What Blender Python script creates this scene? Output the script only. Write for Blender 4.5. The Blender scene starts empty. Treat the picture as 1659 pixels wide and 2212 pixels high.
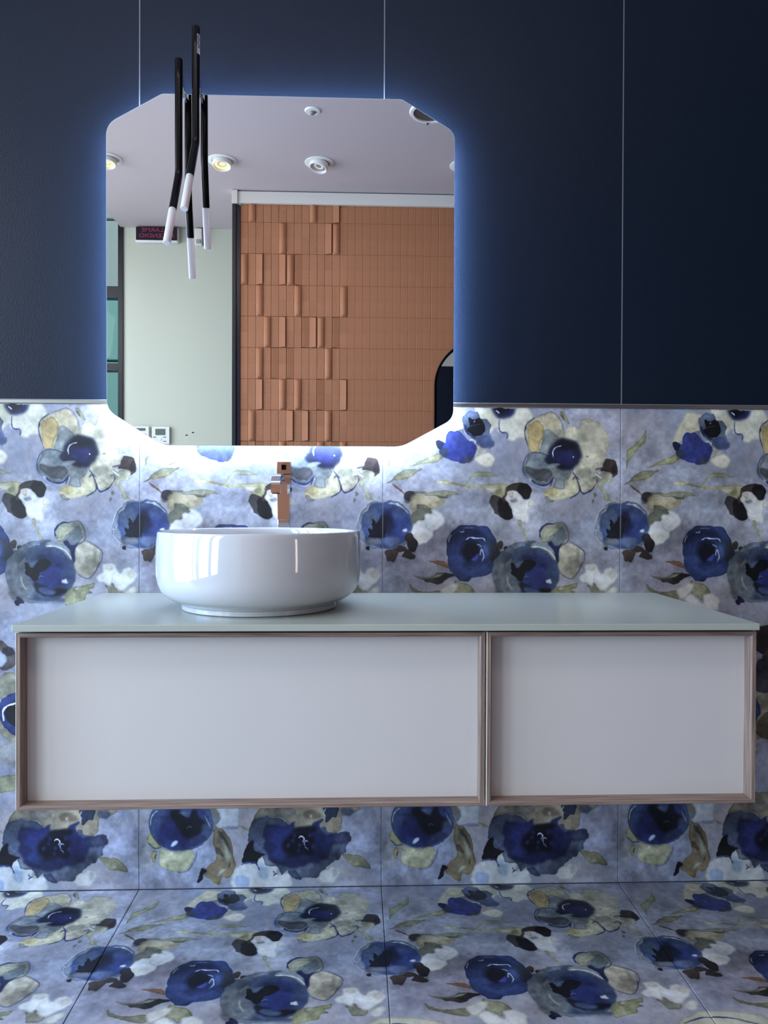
import bpy, bmesh, math, random
import numpy as np
from mathutils import Vector, Matrix
S = bpy.context.scene; COL = S.collection; PI = math.pi
random.seed(3)
# ---------------------------------------------------------------- camera
cd = bpy.data.cameras.new('camera'); cam = bpy.data.objects.new('camera', cd); COL.objects.link(cam); S.camera = cam
cd.sensor_fit = 'HORIZONTAL'; cd.sensor_width = 36.0; cd.lens = 1621.0 / 1659.0 * 36.0; cd.clip_start = .02
cam.location = (.5352, -1.8696, .9541)
_yaw, _pit, _rol = math.radians(-2.0848), math.radians(-.5332), math.radians(-.2128)
M_ = Matrix.Rotation(_yaw, 3, 'Z') @ Matrix.Rotation(_pit, 3, 'X') @ Matrix.Rotation(_rol, 3, 'Y')
cam.rotation_euler = (M_ @ Matrix.Rotation(PI / 2, 3, 'X')).to_euler()
# ---------------------------------------------------------------- daylight, lamps, exposure
S.view_settings.view_transform = 'Standard'; S.view_settings.look = 'None'; S.view_settings.gamma = 1; S.view_settings.use_curve_mapping = False
S.view_settings.exposure = -0.28
W = bpy.data.worlds.new('sky'); S.world = W; W.use_nodes = True
_n = W.node_tree.nodes; _bg = _n['Background']
SKY = (.66, .79, 1.0); _bg.inputs[0].default_value = SKY + (1,); _bg.inputs[1].default_value = 1.9
def area(name, loc, target, sx, sy, power, color, spread=PI):
    l = bpy.data.lights.new(name, 'AREA'); l.shape = 'RECTANGLE'; l.size = sx; l.size_y = sy; l.energy = power; l.color = color; l.spread = spread
    o = bpy.data.objects.new(name, l); COL.objects.link(o); o.location = loc
    o.rotation_euler = (Vector(target) - Vector(loc)).to_track_quat('-Z', 'Y').to_euler(); return o
for _y in (-3.1, -2.1, -1.15): area('daylight_left', (-2.0, _y, 1.5), (.5, _y + .1, 1.2), .70, 2.6, 60, (.93, .95, 1.0))
area('daylight_blue', (-1.98, -.55, .85), (-.2, -.5, .8), .9, 1.6, 72, (.30, .55, 1.0))
area('fill_right', (3.06, -2.85, .88), (1.0, -1.2, .6), .28, 1.2, 12, (1.0, .80, .80))  # added pink fill from the right, no known daylight source
area('showroom_light', (.3, -1.55, 2.93), (.2, -2.1, 0), 2.0, .4, 24, (1.0, .88, .84))
LED_ES = 185
# ---------------------------------------------------------------- the watercolour print of the floral tiles, painted in numpy
class Print:
    """Canvas of one 600 x 1200 mm tile. Shapes are given in local drawing frames (see FR)."""
    K = 2.0                                   # canvas pixels per drawing unit
    def __init__(s, tw=512.7, th=1026.5, seed=7):
        s.tw, s.th = tw, th
        s.W, s.H = int(round(tw * s.K)), int(round(th * s.K))
        s.rng = np.random.RandomState(seed)
        s.n1 = s.fbm(9, 5); s.n2 = s.fbm(30, 4); s.n3 = s.fbm(120, 3); s.n4 = s.fbm(14, 5); s.n5 = s.fbm(60, 3); s.n6 = s.fbm(60, 3)
        s.img = np.zeros((s.H, s.W, 3)) + np.array([152, 155, 168]) / 255
        s.img += (s.n1[..., None] * np.array([.06, .057, .055]) + s.n4[..., None] * np.array([-.03, .0, .03])
                  + s.n2[..., None] * .028 + s.n3[..., None] * .02)
    def fbm(s, cells, octs):
        out = np.zeros((s.H, s.W)); amp = 1.0; tot = 0
        for o in range(octs):
            gx = int(cells * 2 ** o / 2) + 1; gy = int(cells * 2 ** o) + 1
            g = s.rng.rand(gy, gx) * 2 - 1
            y = np.arange(s.H) / s.H * gy; x = np.arange(s.W) / s.W * gx
            y0 = y.astype(int); x0 = x.astype(int); fy = y - y0; fx = x - x0
            fy = (fy * fy * (3 - 2 * fy))[:, None]; fx = (fx * fx * (3 - 2 * fx))[None, :]
            y1 = (y0 + 1) % gy; x1 = (x0 + 1) % gx; y0 %= gy; x0 %= gx
            out += amp * ((g[y0][:, x0] * (1 - fx) + g[y0][:, x1] * fx) * (1 - fy) + (g[y1][:, x0] * (1 - fx) + g[y1][:, x1] * fx) * fy)
            tot += amp; amp *= .55
            if gy > 700: break
        return out / tot * 1.6
    @staticmethod
    def spline(p, n=8, closed=True):
        p = np.array(p, float); m = len(p); out = []
        for i in range(m if closed else m - 1):
            if closed: a, b, c, d = p[i - 1], p[i], p[(i + 1) % m], p[(i + 2) % m]
            else: a, b, c, d = p[max(i - 1, 0)], p[i], p[i + 1], p[min(i + 2, m - 1)]
            t = np.linspace(0, 1, n, endpoint=False)[:, None]
            out.append(.5 * (2 * b + (c - a) * t + (2 * a - 5 * b + 4 * c - d) * t * t + (3 * b - a - 3 * c + d) * t ** 3))
        if not closed: out.append(p[-1:])
        return np.concatenate(out)
    @staticmethod
    def blur(a, r):
        r = int(round(r))
        if r < 1: return a
        for _ in range(2):
            for ax in (0, 1):
                pad = [(0, 0), (0, 0)]; pad[ax] = (r + 1, r)
                c = np.cumsum(np.pad(a, pad, mode='edge'), axis=ax)
                n = a.shape[ax]
                a = (c[2 * r + 1:2 * r + 1 + n] - c[:n]) / (2 * r + 1) if ax == 0 else (c[:, 2 * r + 1:2 * r + 1 + n] - c[:, :n]) / (2 * r + 1)
        return a
    def mask(s, pts, pad):
        x0, y0 = np.floor(pts.min(0)).astype(int) - pad; x1, y1 = np.ceil(pts.max(0)).astype(int) + pad
        w, h = x1 - x0, y1 - y0
        flip = np.zeros((h, w + 1), np.int32)
        q = pts - (x0, y0); r = np.roll(q, -1, 0)
        for (ax, ay), (bx, by) in zip(q, r):
            if ay == by: continue
            lo, hi = (ay, by) if ay < by else (by, ay)
            ys = np.arange(int(np.ceil(lo - .5)), int(np.ceil(hi - .5)))
            ys = ys[(ys >= 0) & (ys < h)]
            if len(ys) == 0: continue
            xs = np.clip(np.ceil(ax + (ys + .5 - ay) * (bx - ax) / (by - ay) - .5).astype(int), 0, w)
            np.add.at(flip, (ys, xs), 1)
        return (np.cumsum(flip, 1)[:, :w] % 2).astype(float), x0, y0
    def put(s, m, x0, y0, col, alpha, var, edge):
        """composite with wrap round the tile's edges"""
        h, w = m.shape; col = np.array(col) / 255.0
        yy = (np.arange(h) + y0) % s.H; xx = (np.arange(w) + x0) % s.W
        ix = np.ix_(yy, xx)
        if col.mean() > .70: var *= .35
        v = s.n2[ix] * .65 + s.n4[ix] * .5 + s.n3[ix] * .25
        c = col[None, None] * (1 + v[..., None] * var) + v[..., None] * var * .10
        if edge:
            e = np.clip(m - s.blur(m, 4), 0, 1)[..., None]
            c = c * (1 - edge * e * 1.6)
        a = (m * alpha)[..., None]
        s.img[ix] = s.img[ix] * (1 - a) + c * a
    def warp(s, m, x0, y0, amp):
        if amp <= 0: return m
        h, w = m.shape
        yy = (np.arange(h) + y0) % s.H; xx = (np.arange(w) + x0) % s.W
        ix = np.ix_(yy, xx)
        Y, X = np.mgrid[0:h, 0:w]
        return m[np.clip(Y + s.n5[ix] * amp, 0, h - 1).astype(int), np.clip(X + s.n6[ix] * amp, 0, w - 1).astype(int)]
    def poly(s, fr, pts, col, alpha=1.0, soft=1, rough=5, var=.28, edge=.35):
        p = s.spline(FR(fr, pts) * s.K)
        pad = int(soft * 3 + rough + 6)
        m, x0, y0 = s.mask(p, pad)
        m = s.blur(s.warp(m, x0, y0, rough), soft)
        s.put(m, x0, y0, col, alpha, var, edge)
    def blob(s, fr, cx, cy, rx, ry, col, alpha=1.0, soft=1, rough=5, var=.28, edge=.3, jag=.07, seed=None, n=11):
        r = np.random.RandomState(int(cx * 7 + cy * 3) % 9973 if seed is None else seed)
        t = np.linspace(0, 2 * np.pi, n, endpoint=False)
        k = 1 + jag * (r.rand(n) * 2 - 1)
        s.poly(fr, [(cx + rx * a * np.cos(b), cy + ry * a * np.sin(b)) for a, b in zip(k, t)], col, alpha, soft, rough, var, edge)
    def line(s, fr, pts, width, col, alpha=1.0, soft=1, rough=2, taper=.35):
        q = s.spline(FR(fr, pts) * s.K, 6, False)
        sc = FS[fr[0]] if isinstance(fr, str) else 1
        wd = width / sc * s.K / 2
        d = np.gradient(q, axis=0); nrm = np.stack([-d[:, 1], d[:, 0]], 1); nrm /= np.linalg.norm(nrm, axis=1)[:, None] + 1e-9
        t = np.linspace(-1, 1, len(q))[:, None]
        ww = wd * (1 - taper * t ** 2) * (1 + .25 * np.sin(t * 9 + pts[0][0]))
        ring = np.concatenate([q + nrm * ww, (q - nrm * ww)[::-1]])
        m, x0, y0 = s.mask(ring, int(rough + 6))
        s.put(s.blur(s.warp(m, x0, y0, rough), soft), x0, y0, col, alpha, .15, 0)

# drawing frames: origin in the survey picture, scale
FO = {'A': (820, 870), 'B': (1080, 870), 'C': (820, 1070), 'D': (1080, 1070), 'E': (820, 1730), 'F': (1080, 1730), 'G': (1330 - 512.7, 860), 'T': (826.4, 883)}
FS = {'A': 5.925, 'B': 5.925, 'C': 5.925, 'D': 5.925, 'E': 5.925, 'F': 5.925, 'G': 4.608, 'T': 1.0}
def FR(f, pts):
    p = np.array(pts, float) / FS[f] + FO[f]
    y = p[:, 1] - 883.0
    return np.stack([p[:, 0] - (826.4 - 3.0 * y / 1027), y * (1026.5 / 1027)], 1)

def paint_print():
    P = Print(); po, bl, ln = P.poly, P.blob, P.line
    CR = (188, 186, 166); WH = (208, 211, 209); OL = (146, 148, 120); NV = (22, 30, 66); BK = (32, 32, 36); BR = (72, 62, 58)
    # broad washes of the ground
    for x, y, r, c in [(430, 60, 70, (170, 172, 190)), (60, 150, 90, (160, 165, 178)), (250, 230, 90, (140, 143, 152)), (60, 330, 60, (122, 118, 132)),
                       (150, 300, 60, (130, 128, 140)), (450, 300, 80, (135, 140, 155)), (300, 200, 60, (165, 168, 180)), (50, 960, 80, (140, 152, 180)),
                       (440, 900, 60, (150, 160, 190)), (200, 560, 120, (140, 148, 168)), (420, 700, 110, (150, 153, 170)), (130, 760, 110, (140, 146, 166))]:
        bl('T', x, y, r * 1.3, r, c, alpha=.55, soft=22, rough=20, edge=0, seed=x)
    # ---- hidden middle of the tile: more blooms of the same kinds
    po('T', [(-60, 440), (-20, 415), (30, 412), (80, 425), (95, 455), (70, 490), (10, 500), (-45, 480)], CR)
    ln('T', [(-50, 440), (-15, 428), (30, 430), (80, 452)], 2.6, (52, 66, 110)); ln('T', [(-10, 500), (30, 470), (80, 458)], 2.2, (60, 70, 105))
    bl('T', 25, 470, 34, 22, (70, 84, 118), soft=5); bl('T', 22, 472, 18, 13, NV, soft=3)
    bl('T', 120, 560, 62, 58, (64, 82, 118), jag=.1); bl('T', 118, 562, 44, 42, (26, 46, 108), soft=7); bl('T', 108, 555, 22, 20, BK, soft=3)
    bl('T', 150, 600, 9, 6, WH); ln('T', [(78, 540), (95, 512), (130, 508)], 3, (190, 200, 210))
    po('T', [(210, 505), (225, 498), (242, 510), (262, 530), (250, 552), (232, 560), (214, 545)], (100, 92, 92)); bl('T', 240, 520, 12, 10, (66, 62, 70))
    po('T', [(190, 508), (214, 512), (236, 534), (222, 556), (196, 558), (180, 535)], (172, 182, 205))
    po('T', [(216, 590), (232, 566), (262, 570), (300, 590), (330, 630), (320, 700), (280, 730), (240, 712), (214, 670), (224, 630)], (150, 148, 128))
    bl('T', 262, 655, 46, 44, (38, 58, 120), jag=.12); bl('T', 258, 652, 27, 26, BK); ln('T', [(229, 668), (228, 646), (240, 634), (262, 628)], 4, (225, 230, 235))
    bl('T', 250, 735, 60, 26, (158, 156, 150), alpha=.7, soft=5)
    bl('T', 325, 500, 38, 34, (52, 46, 44)); bl('T', 355, 540, 42, 30, (90, 84, 78)); bl('T', 318, 580, 26, 40, (74, 74, 86)); bl('T', 330, 690, 30, 30, (96, 84, 62), alpha=.8)
    bl('T', 420, 620, 58, 60, (84, 100, 126)); bl('T', 424, 624, 40, 42, (24, 42, 104), soft=6); bl('T', 412, 612, 20, 18, BK, soft=3)
    po('T', [(380, 470), (430, 452), (480, 470), (492, 520), (450, 548), (400, 530)], WH); ln('T', [(430, 548), (425, 570), (430, 585)], 5, OL)
    po('T', [(20, 690), (70, 670), (130, 690), (170, 730), (150, 780), (90, 800), (40, 770)], (176, 172, 150)); ln('T', [(20, 690), (14, 740), (40, 775), (95, 803)], 3, (48, 58, 104))
    bl('T', 92, 735, 28, 24, (28, 40, 92), soft=4); bl('T', 90, 735, 12, 10, BK)
    po('T', [(440, 770), (480, 745), (510, 770), (500, 800), (460, 812)], WH); po('T', [(190, 800), (240, 780), (300, 790), (260, 812), (210, 818)], OL)
    bl('T', 10, 610, 22, 26, BR); po('T', [(470, 560), (500, 590), (505, 640), (480, 610)], OL)
    # ---- bloom that crosses the upper edge
    top = [(-330, 75), (-250, -60), (-60, -150), (250, -130), (350, 75), (400, 150), (400, 210), (330, 270), (290, 380), (280, 460), (230, 455), (170, 505), (100, 500), (70, 480),
           (75, 410), (10, 405), (-60, 380), (-60, 330), (-140, 420), (-180, 440), (-240, 300), (-330, 130)]
    po('B', top, (204, 204, 188)); bl('B', 240, 300, 130, 90, (170, 172, 158), alpha=.5, soft=6); bl('B', -150, 200, 80, 120, (190, 190, 160), alpha=.6, soft=5)
    bl('B', 20, 50, 160, 176, (30, 42, 92), soft=6, rough=5, jag=.02); bl('B', 10, 55, 110, 110, (16, 20, 40), soft=6)
    ln('B', [(-75, 120), (-30, 155)], 16, (225, 228, 230)); ln('B', [(105, 80), (115, 95)], 12, (225, 228, 230))
    ln('B', [(-25, 235), (-30, 350), (0, 395), (70, 410), (65, 480)], 13, (38, 50, 120))
    # ---- small bloom, upper left
    po('G', [(560, 440), (600, 330), (660, 220), (700, 150), (760, 137), (850, 160), (860, 230), (845, 310), (800, 345), (700, 360), (640, 430), (600, 455)], (196, 192, 170))
    bl('G', 740, 260, 90, 60, (170, 164, 140), alpha=.6, soft=5)
    po('G', [(955, 480), (1010, 500), (1060, 530), (980, 575), (935, 610)], (178, 176, 170)); po('G', [(940, 610), (1000, 560), (1080, 545), (1135, 590), (1140, 650), (1100, 695), (1030, 680), (970, 650)], (204, 200, 184))
    po('G', [(820, 220), (870, 165), (940, 148), (990, 175), (1005, 222), (1060, 225), (1100, 290), (1095, 370), (1115, 420), (1137, 480), (1110, 517), (1060, 510), (990, 480), (930, 440), (890, 390), (850, 340), (826, 280)], (88, 104, 130), alpha=.92, rough=8)
    po('G', [(960, 400), (1060, 380), (1110, 440), (1120, 500), (1050, 500), (980, 460)], (58, 74, 108), soft=3)
    po('G', [(840, 270), (860, 340), (900, 390), (960, 400), (900, 340)], (42, 58, 110)); po('G', [(885, 215), (940, 228), (1000, 212), (1042, 280), (1036, 345), (990, 382), (930, 372), (878, 330), (900, 275)], (22, 25, 32))
    ln('G', [(880, 300), (930, 285), (990, 275)], 6, (70, 90, 130)); ln('G', [(935, 255), (945, 240)], 9, (200, 205, 210))
    po('G', [(780, 350), (830, 330), (850, 370), (900, 400), (940, 440), (900, 470), (850, 430)], (140, 150, 160)); ln('G', [(890, 440), (910, 425), (945, 440), (940, 480)], 12, (205, 205, 200))
    po('G', [(558, 450), (600, 438), (650, 457), (655, 395), (700, 350), (760, 343), (820, 380), (870, 430), (925, 445), (960, 500), (947, 580), (900, 632), (830, 650), (750, 642), (680, 622), (620, 585), (590, 530), (562, 505)], (34, 56, 138), rough=7)
    bl('G', 780, 430, 90, 60, (50, 66, 128), alpha=.6, soft=6); po('G', [(558, 450), (610, 440), (640, 470), (620, 520), (575, 520)], (28, 36, 66)); bl('G', 880, 620, 60, 22, (84, 88, 92), soft=4); bl('G', 640, 545, 36, 34, (72, 82, 100), soft=3)
    # leaves of the upper left
    po('G', [(285, 318), (287, 430), (240, 480), (170, 550), (125, 620), (98, 707), (92, 620), (95, 540), (150, 480), (225, 405)], OL); po('G', [(280, 340), (275, 420), (180, 510), (130, 560), (180, 470)], (166, 166, 132), alpha=.7)
    po('G', [(318, 692), (420, 640), (500, 600), (590, 568), (632, 600), (560, 640), (470, 662)], (156, 155, 122))
    po('G', [(72, 862), (130, 810), (200, 750), (290, 715), (418, 712), (370, 745), (320, 792), (230, 822), (150, 828), (100, 855)], (132, 134, 114)); po('G', [(150, 827), (230, 785), (345, 762), (320, 792), (230, 822)], (172, 166, 122))
    po('G', [(560, 825), (700, 835), (820, 865), (930, 890), (1040, 880), (1130, 868), (1180, 856), (1262, 870), (1282, 900), (1240, 930), (1252, 1000), (1215, 1017), (1120, 960), (1030, 915), (900, 912), (800, 885), (690, 862), (570, 872)], (164, 163, 126))
    po('G', [(560, 825), (625, 832), (622, 866), (568, 874)], (202, 204, 192)); po('G', [(1040, 905), (1160, 905), (1170, 935), (1110, 950)], (190, 186, 168)); bl('G', 1190, 940, 34, 32, (134, 132, 96), alpha=.8, soft=3)
    ln('G', [(690, 848), (820, 876), (900, 900)], 12, (128, 118, 90), soft=2)
    po('G', [(845, 880), (890, 810), (950, 745), (1030, 730), (1110, 750), (1182, 788), (1120, 785), (1040, 785), (960, 780), (900, 830), (862, 888)], (154, 158, 132))
    bl('G', 290, 1010, 54, 52, (128, 128, 136), soft=2); ln('G', [(125, 858), (170, 895), (215, 930), (255, 975)], 20, (112, 82, 70), taper=.8); bl('G', 300, 990, 54, 50, (58, 58, 64))
    po('G', [(330, 975), (480, 990), (625, 1000), (640, 1060), (540, 1115), (440, 1190), (330, 1275), (330, 1150), (298, 1080)], (168, 158, 122), alpha=.85, soft=4)
    po('G', [(340, 945), (450, 945), (570, 940), (620, 925), (700, 935), (795, 965), (720, 985), (650, 1012), (570, 992), (450, 975), (350, 966)], (142, 144, 122)); po('G', [(560, 985), (650, 985), (690, 960), (660, 1010), (610, 1005)], (108, 112, 108))
    po('G', [(370, 1070), (460, 1075), (522, 1130), (440, 1222), (390, 1232), (325, 1290), (318, 1180), (360, 1120)], (124, 127, 112)); 
    po('G', [(515, 1108), (600, 1150), (647, 1220), (600, 1300), (540, 1330), (542, 1370), (500, 1432), (400, 1467), (340, 1420), (300, 1370), (318, 1290), (390, 1228), (442, 1228), (448, 1165), (520, 1158)], (205, 207, 206))
    bl('G', 420, 1390, 80, 50, (190, 188, 175), alpha=.7, soft=5); bl('G', 420, 1320, 46, 40, (220, 222, 224), alpha=.8, soft=5); ln('G', [(450, 1240), (480, 1300), (530, 1330)], 5, (175, 178, 180), soft=2)
    # ---- rose that crosses the side joint
    J = 'D'
    po(J, [(1192, 430), (1228, 300), (1290, 190), (1400, 110), (1530, 86), (1680, 92), (1800, 150), (1880, 260), (1905, 400), (1880, 520), (1820, 620), (1700, 690), (1560, 695), (1440, 690), (1330, 650), (1220, 540)], (112, 122, 138))
    po(J, [(1262, 400), (1290, 250), (1400, 140), (1540, 100), (1700, 105), (1840, 200), (1885, 330), (1895, 420), (1850, 520), (1800, 600), (1680, 680), (1560, 690), (1440, 660), (1330, 600), (1290, 500)], (50, 72, 112), soft=3)
    bl(J, 1380, 300, 90, 130, (84, 100, 126), alpha=.8, soft=7); bl(J, 1700, 400, 160, 200, (30, 56, 116), soft=12); bl(J, 1590, 360, 90, 160, (18, 28, 62), soft=9)
    po(J, [(1378, 308), (1420, 330), (1440, 365), (1500, 290), (1560, 260), (1590, 330), (1560, 480), (1520, 560), (1440, 560), (1340, 530), (1335, 440), (1400, 440)], (20, 24, 36), rough=9)
    bl(J, 1640, 600, 100, 60, (92, 108, 140), alpha=.8, soft=3); bl(J, 1420, 600, 90, 40, (118, 120, 122), alpha=.8, soft=4); bl(J, 1720, 250, 80, 60, (70, 92, 130), alpha=.6, soft=6)
    po(J, [(1590, 125), (1660, 110), (1740, 130), (1820, 190), (1860, 250), (1780, 180), (1680, 140)], (196, 204, 206)); bl(J, 1810, 465, 34, 22, (205, 212, 222)); po(J, [(1280, 240), (1310, 190), (1370, 130), (1330, 200), (1290, 245)], (176, 184, 190))
    ln(J, [(1330, 150), (1250, 230), (1215, 330), (1192, 430), (1230, 450), (1262, 390)], 8, (195, 200, 208)); ln(J, [(1210, 470), (1225, 540), (1270, 600), (1340, 650)], 8, (190, 196, 204)); bl(J, 1336, 674, 26, 27, (28, 30, 38), seed=3)
    for x, y, rx, ry, c in [(1650, 770, 90, 75, BR), (1850, 770, 74, 66, (54, 48, 46)), (1900, 640, 66, 70, (40, 38, 40)), (1860, 560, 50, 46, (48, 44, 46)), (1760, 700, 60, 44, (62, 54, 52))]: bl(J, x, y, rx, ry, c, rough=8, jag=.18)
    # ---- dark buds and white flower, middle right
    po('C', [(1400, 90), (1440, 8), (1530, 30), (1600, 80), (1659, 160), (1695, 215), (1665, 300), (1570, 315), (1500, 260), (1450, 222)], (74, 74, 74)); po('C', [(1520, 60), (1600, 80), (1659, 160), (1692, 215), (1660, 296), (1575, 306), (1520, 260), (1500, 150)], (34, 34, 38))
    po('B', [(48, 1132), (120, 1060), (220, 1033), (320, 1050), (377, 1110), (368, 1200), (342, 1237), (290, 1222), (200, 1160), (100, 1150)], (62, 56, 54)); po('B', [(200, 1130), (240, 1060), (320, 1050), (375, 1110), (366, 1200), (340, 1234), (280, 1212)], (34, 33, 36))
    po('B', [(40, 1130), (90, 1140), (80, 1190), (60, 1290), (20, 1260), (40, 1190)], (96, 78, 68))
    po('B', [(66, 1190), (90, 1150), (200, 1150), (262, 1200), (300, 1240), (350, 1240), (398, 1262), (402, 1312), (372, 1360), (345, 1400), (340, 1532), (230, 1527), (160, 1480), (130, 1400), (118, 1330), (60, 1250)], (212, 214, 211))
    bl('B', 125, 1185, 40, 36, (196, 186, 170), soft=2); bl('B', 160, 1255, 52, 24, (160, 166, 176), soft=3); bl('B', 370, 1300, 34, 44, (200, 200, 182), soft=2); ln('B', [(140, 1370), (200, 1420), (300, 1400)], 5, (186, 188, 188), soft=2)
    po('D', [(203, 328), (242, 330), (280, 420), (330, 560), (362, 622), (335, 642), (300, 610), (270, 500), (240, 420)], (154, 155, 134))
    # ---- great poppy
    po('B', [(298, 320), (340, 270), (430, 210), (540, 160), (630, 138), (700, 180), (760, 270), (802, 400), (800, 470), (680, 560), (600, 640), (480, 652), (360, 632), (328, 520), (298, 400)], (186, 181, 158))
    po('B', [(318, 340), (390, 262), (470, 248), (542, 330), (530, 450), (490, 540), (460, 642), (370, 632), (342, 480)], (176, 158, 106)); po('B', [(538, 400), (600, 350), (660, 390), (730, 480), (640, 640), (480, 642), (520, 520)], (134, 142, 140), soft=2)
    bl('B', 640, 270, 110, 70, (192, 184, 150), alpha=.7, soft=6)
    po('B', [(800, 520), (815, 345), (880, 300), (985, 322), (1020, 222), (1110, 212), (1160, 250), (1240, 258), (1310, 330), (1372, 430), (1387, 540), (1340, 690), (1312, 800), (1250, 880), (1200, 900), (1180, 960), (1232, 1000), (1210, 1060), (1130, 1132), (1020, 1142), (970, 960), (900, 880), (940, 700)], (184, 181, 160))
    bl('B', 1180, 430, 160, 160, (192, 188, 168), alpha=.7, soft=8); bl('B', 1000, 500, 90, 160, (158, 158, 136), alpha=.6, soft=8); bl('B', 1060, 900, 110, 60, (140, 142, 124), alpha=.8, soft=6); bl('B', 1090, 690, 22, 18, (150, 150, 126), soft=2)
    ln('B', [(268, 690), (255, 800), (290, 960), (400, 1060), (520, 1110), (620, 1100)], 22, (122, 136, 170), soft=2)
    po('B', [(345, 665), (480, 648), (600, 690), (720, 800), (690, 900), (650, 980), (560, 1052), (470, 1052), (380, 1000), (290, 930), (278, 860), (318, 720)], (110, 121, 127)); po('B', [(320, 820), (430, 862), (560, 858), (662, 885), (640, 960), (560, 1022), (440, 990), (330, 920)], (88, 90, 94))
    po('B', [(300, 800), (370, 740), (430, 800), (560, 845), (430, 850), (330, 820)], (138, 148, 152)); ln('B', [(350, 830), (450, 865), (560, 855), (650, 880)], 7, (64, 68, 78))
    ln('B', [(352, 650), (300, 730), (274, 830), (290, 930), (345, 985)], 10, (52, 62, 96)); ln('B', [(380, 1000), (470, 1058), (570, 1060), (635, 1015), (672, 955)], 22, (34, 46, 98)); ln('B', [(660, 1000), (628, 1070)], 12, (40, 52, 100))
    ln('B', [(360, 650), (440, 648), (530, 658), (600, 690)], 10, (58, 70, 98)); ln('B', [(430, 200), (335, 268), (300, 322), (290, 400), (322, 510), (358, 640)], 12, (58, 64, 84)); ln('B', [(455, 195), (540, 158), (620, 136), (700, 166), (765, 262), (802, 400)], 7, (98, 100, 112))
    ln('B', [(305, 320), (300, 365)], 16, (28, 34, 58)); po('B', [(905, 925), (952, 960), (992, 1100), (980, 1152), (870, 1222), (740, 1252), (640, 1262), (548, 1205), (590, 1120), (660, 1075), (740, 1115), (820, 1080), (830, 990)], (184, 181, 152)); bl('B', 640, 1150, 80, 56, (178, 166, 112), alpha=.8, soft=5)
    po('B', [(640, 1225), (560, 1200), (600, 1260), (690, 1268)], (140, 142, 140)); po('B', [(680, 820), (880, 880), (868, 960), (810, 1020), (818, 1105), (740, 1120), (668, 1080), (682, 980), (600, 850)], (142, 150, 152))
    ln('B', [(912, 895), (962, 970), (1002, 1100), (968, 1172), (876, 1226)], 14, (34, 44, 88)); ln('B', [(1002, 1100), (1040, 1168), (1110, 1152), (1165, 1105)], 18, (36, 46, 88)); ln('B', [(1010, 990), (940, 955), (910, 990)], 18, (60, 66, 90), soft=3); ln('B', [(1160, 1108), (1222, 1010), (1215, 960), (1180, 965)], 10, (50, 52, 60))
    bl('B', 812, 670, 218, 206, (22, 30, 58), soft=6, rough=5, jag=.0, n=16); bl('B', 640, 740, 80, 70, (22, 28, 52), soft=5, rough=10); bl('B', 790, 705, 130, 110, (18, 28, 82), soft=9); bl('B', 830, 560, 110, 70, (16, 20, 36), soft=8)
    ln('B', [(660, 705), (652, 640), (690, 580), (765, 558)], 13, (205, 208, 215)); ln('B', [(912, 695), (925, 712)], 16, (225, 225, 220)); po('B', [(570, 822), (660, 785), (760, 790), (690, 840), (640, 880)], (128, 138, 142))
    po('B', [(1310, 800), (1362, 728), (1440, 742), (1492, 840), (1482, 920), (1420, 965), (1340, 962), (1402, 910), (1310, 882), (1268, 872)], (70, 58, 56)); bl('B', 1450, 850, 36, 60, (42, 38, 40), soft=2); ln('B', [(1198, 860), (1250, 850), (1300, 836)], 20, (84, 84, 104))
    po('B', [(1198, 920), (1280, 900), (1360, 888), (1432, 910), (1422, 990), (1372, 1030), (1290, 1040), (1342, 1160), (1402, 1250), (1485, 1288), (1420, 1282), (1330, 1262), (1290, 1150), (1210, 1062), (1240, 1000)], (168, 170, 148)); ln('B', [(1300, 1050), (1350, 1150), (1410, 1240)], 8, (140, 142, 118), soft=2)
    ln('B', [(1200, 915), (1290, 968)], 12, (225, 226, 222)); ln('B', [(1236, 896), (1270, 912)], 12, (225, 226, 222)); bl('B', 1195, 1185, 28, 30, (138, 142, 128), soft=2); bl('B', 1178, 1275, 20, 28, (140, 142, 138), soft=2)
    po('B', [(753, 122), (802, 140), (842, 210), (868, 278), (800, 242), (760, 182)], (164, 166, 136)); ln('B', [(762, 165), (790, 200), (805, 232)], 13, (72, 66, 60))
    # ---- navy rose
    bl('C', 1130, 560, 260, 190, (138, 140, 150), alpha=.8)
    po('C', [(843, 720), (850, 600), (890, 500), (970, 430), (1080, 395), (1230, 400), (1372, 412), (1442, 520), (1482, 640), (1524, 760), (1490, 880), (1420, 980), (1280, 1042), (1180, 1062), (1130, 1107), (1030, 1090), (960, 1040), (880, 950), (850, 830)], (30, 52, 98), var=.35)
    bl('C', 1130, 930, 250, 110, (40, 64, 116), alpha=.8, soft=12); bl('C', 1130, 530, 230, 100, (16, 26, 58), alpha=.8, soft=12); po('C', [(1370, 570), (1440, 600), (1518, 740), (1490, 860), (1420, 850), (1400, 700)], (52, 54, 58), alpha=.85, soft=8)
    for r_, c_ in [(235, (22, 38, 78)), (190, (38, 60, 104)), (160, (18, 28, 60))]: ln('C', [(1170 - r_, 760), (1170 - r_ * .75, 600), (1170, 700 - r_ * .8), (1170 + r_ * .8, 650), (1170 + r_ * .85, 820), (1170, 780 + r_ * .7), (1170 - r_ * .8, 870)], 26, c_, alpha=.6, soft=4)
    bl('C', 1160, 720, 130, 130, (14, 17, 32), soft=9); bl('C', 1340, 720, 60, 90, (58, 82, 130), alpha=.6, soft=8); po('C', [(1155, 835), (1190, 810), (1240, 750), (1258, 790), (1220, 840)], (36, 52, 140))
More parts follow.
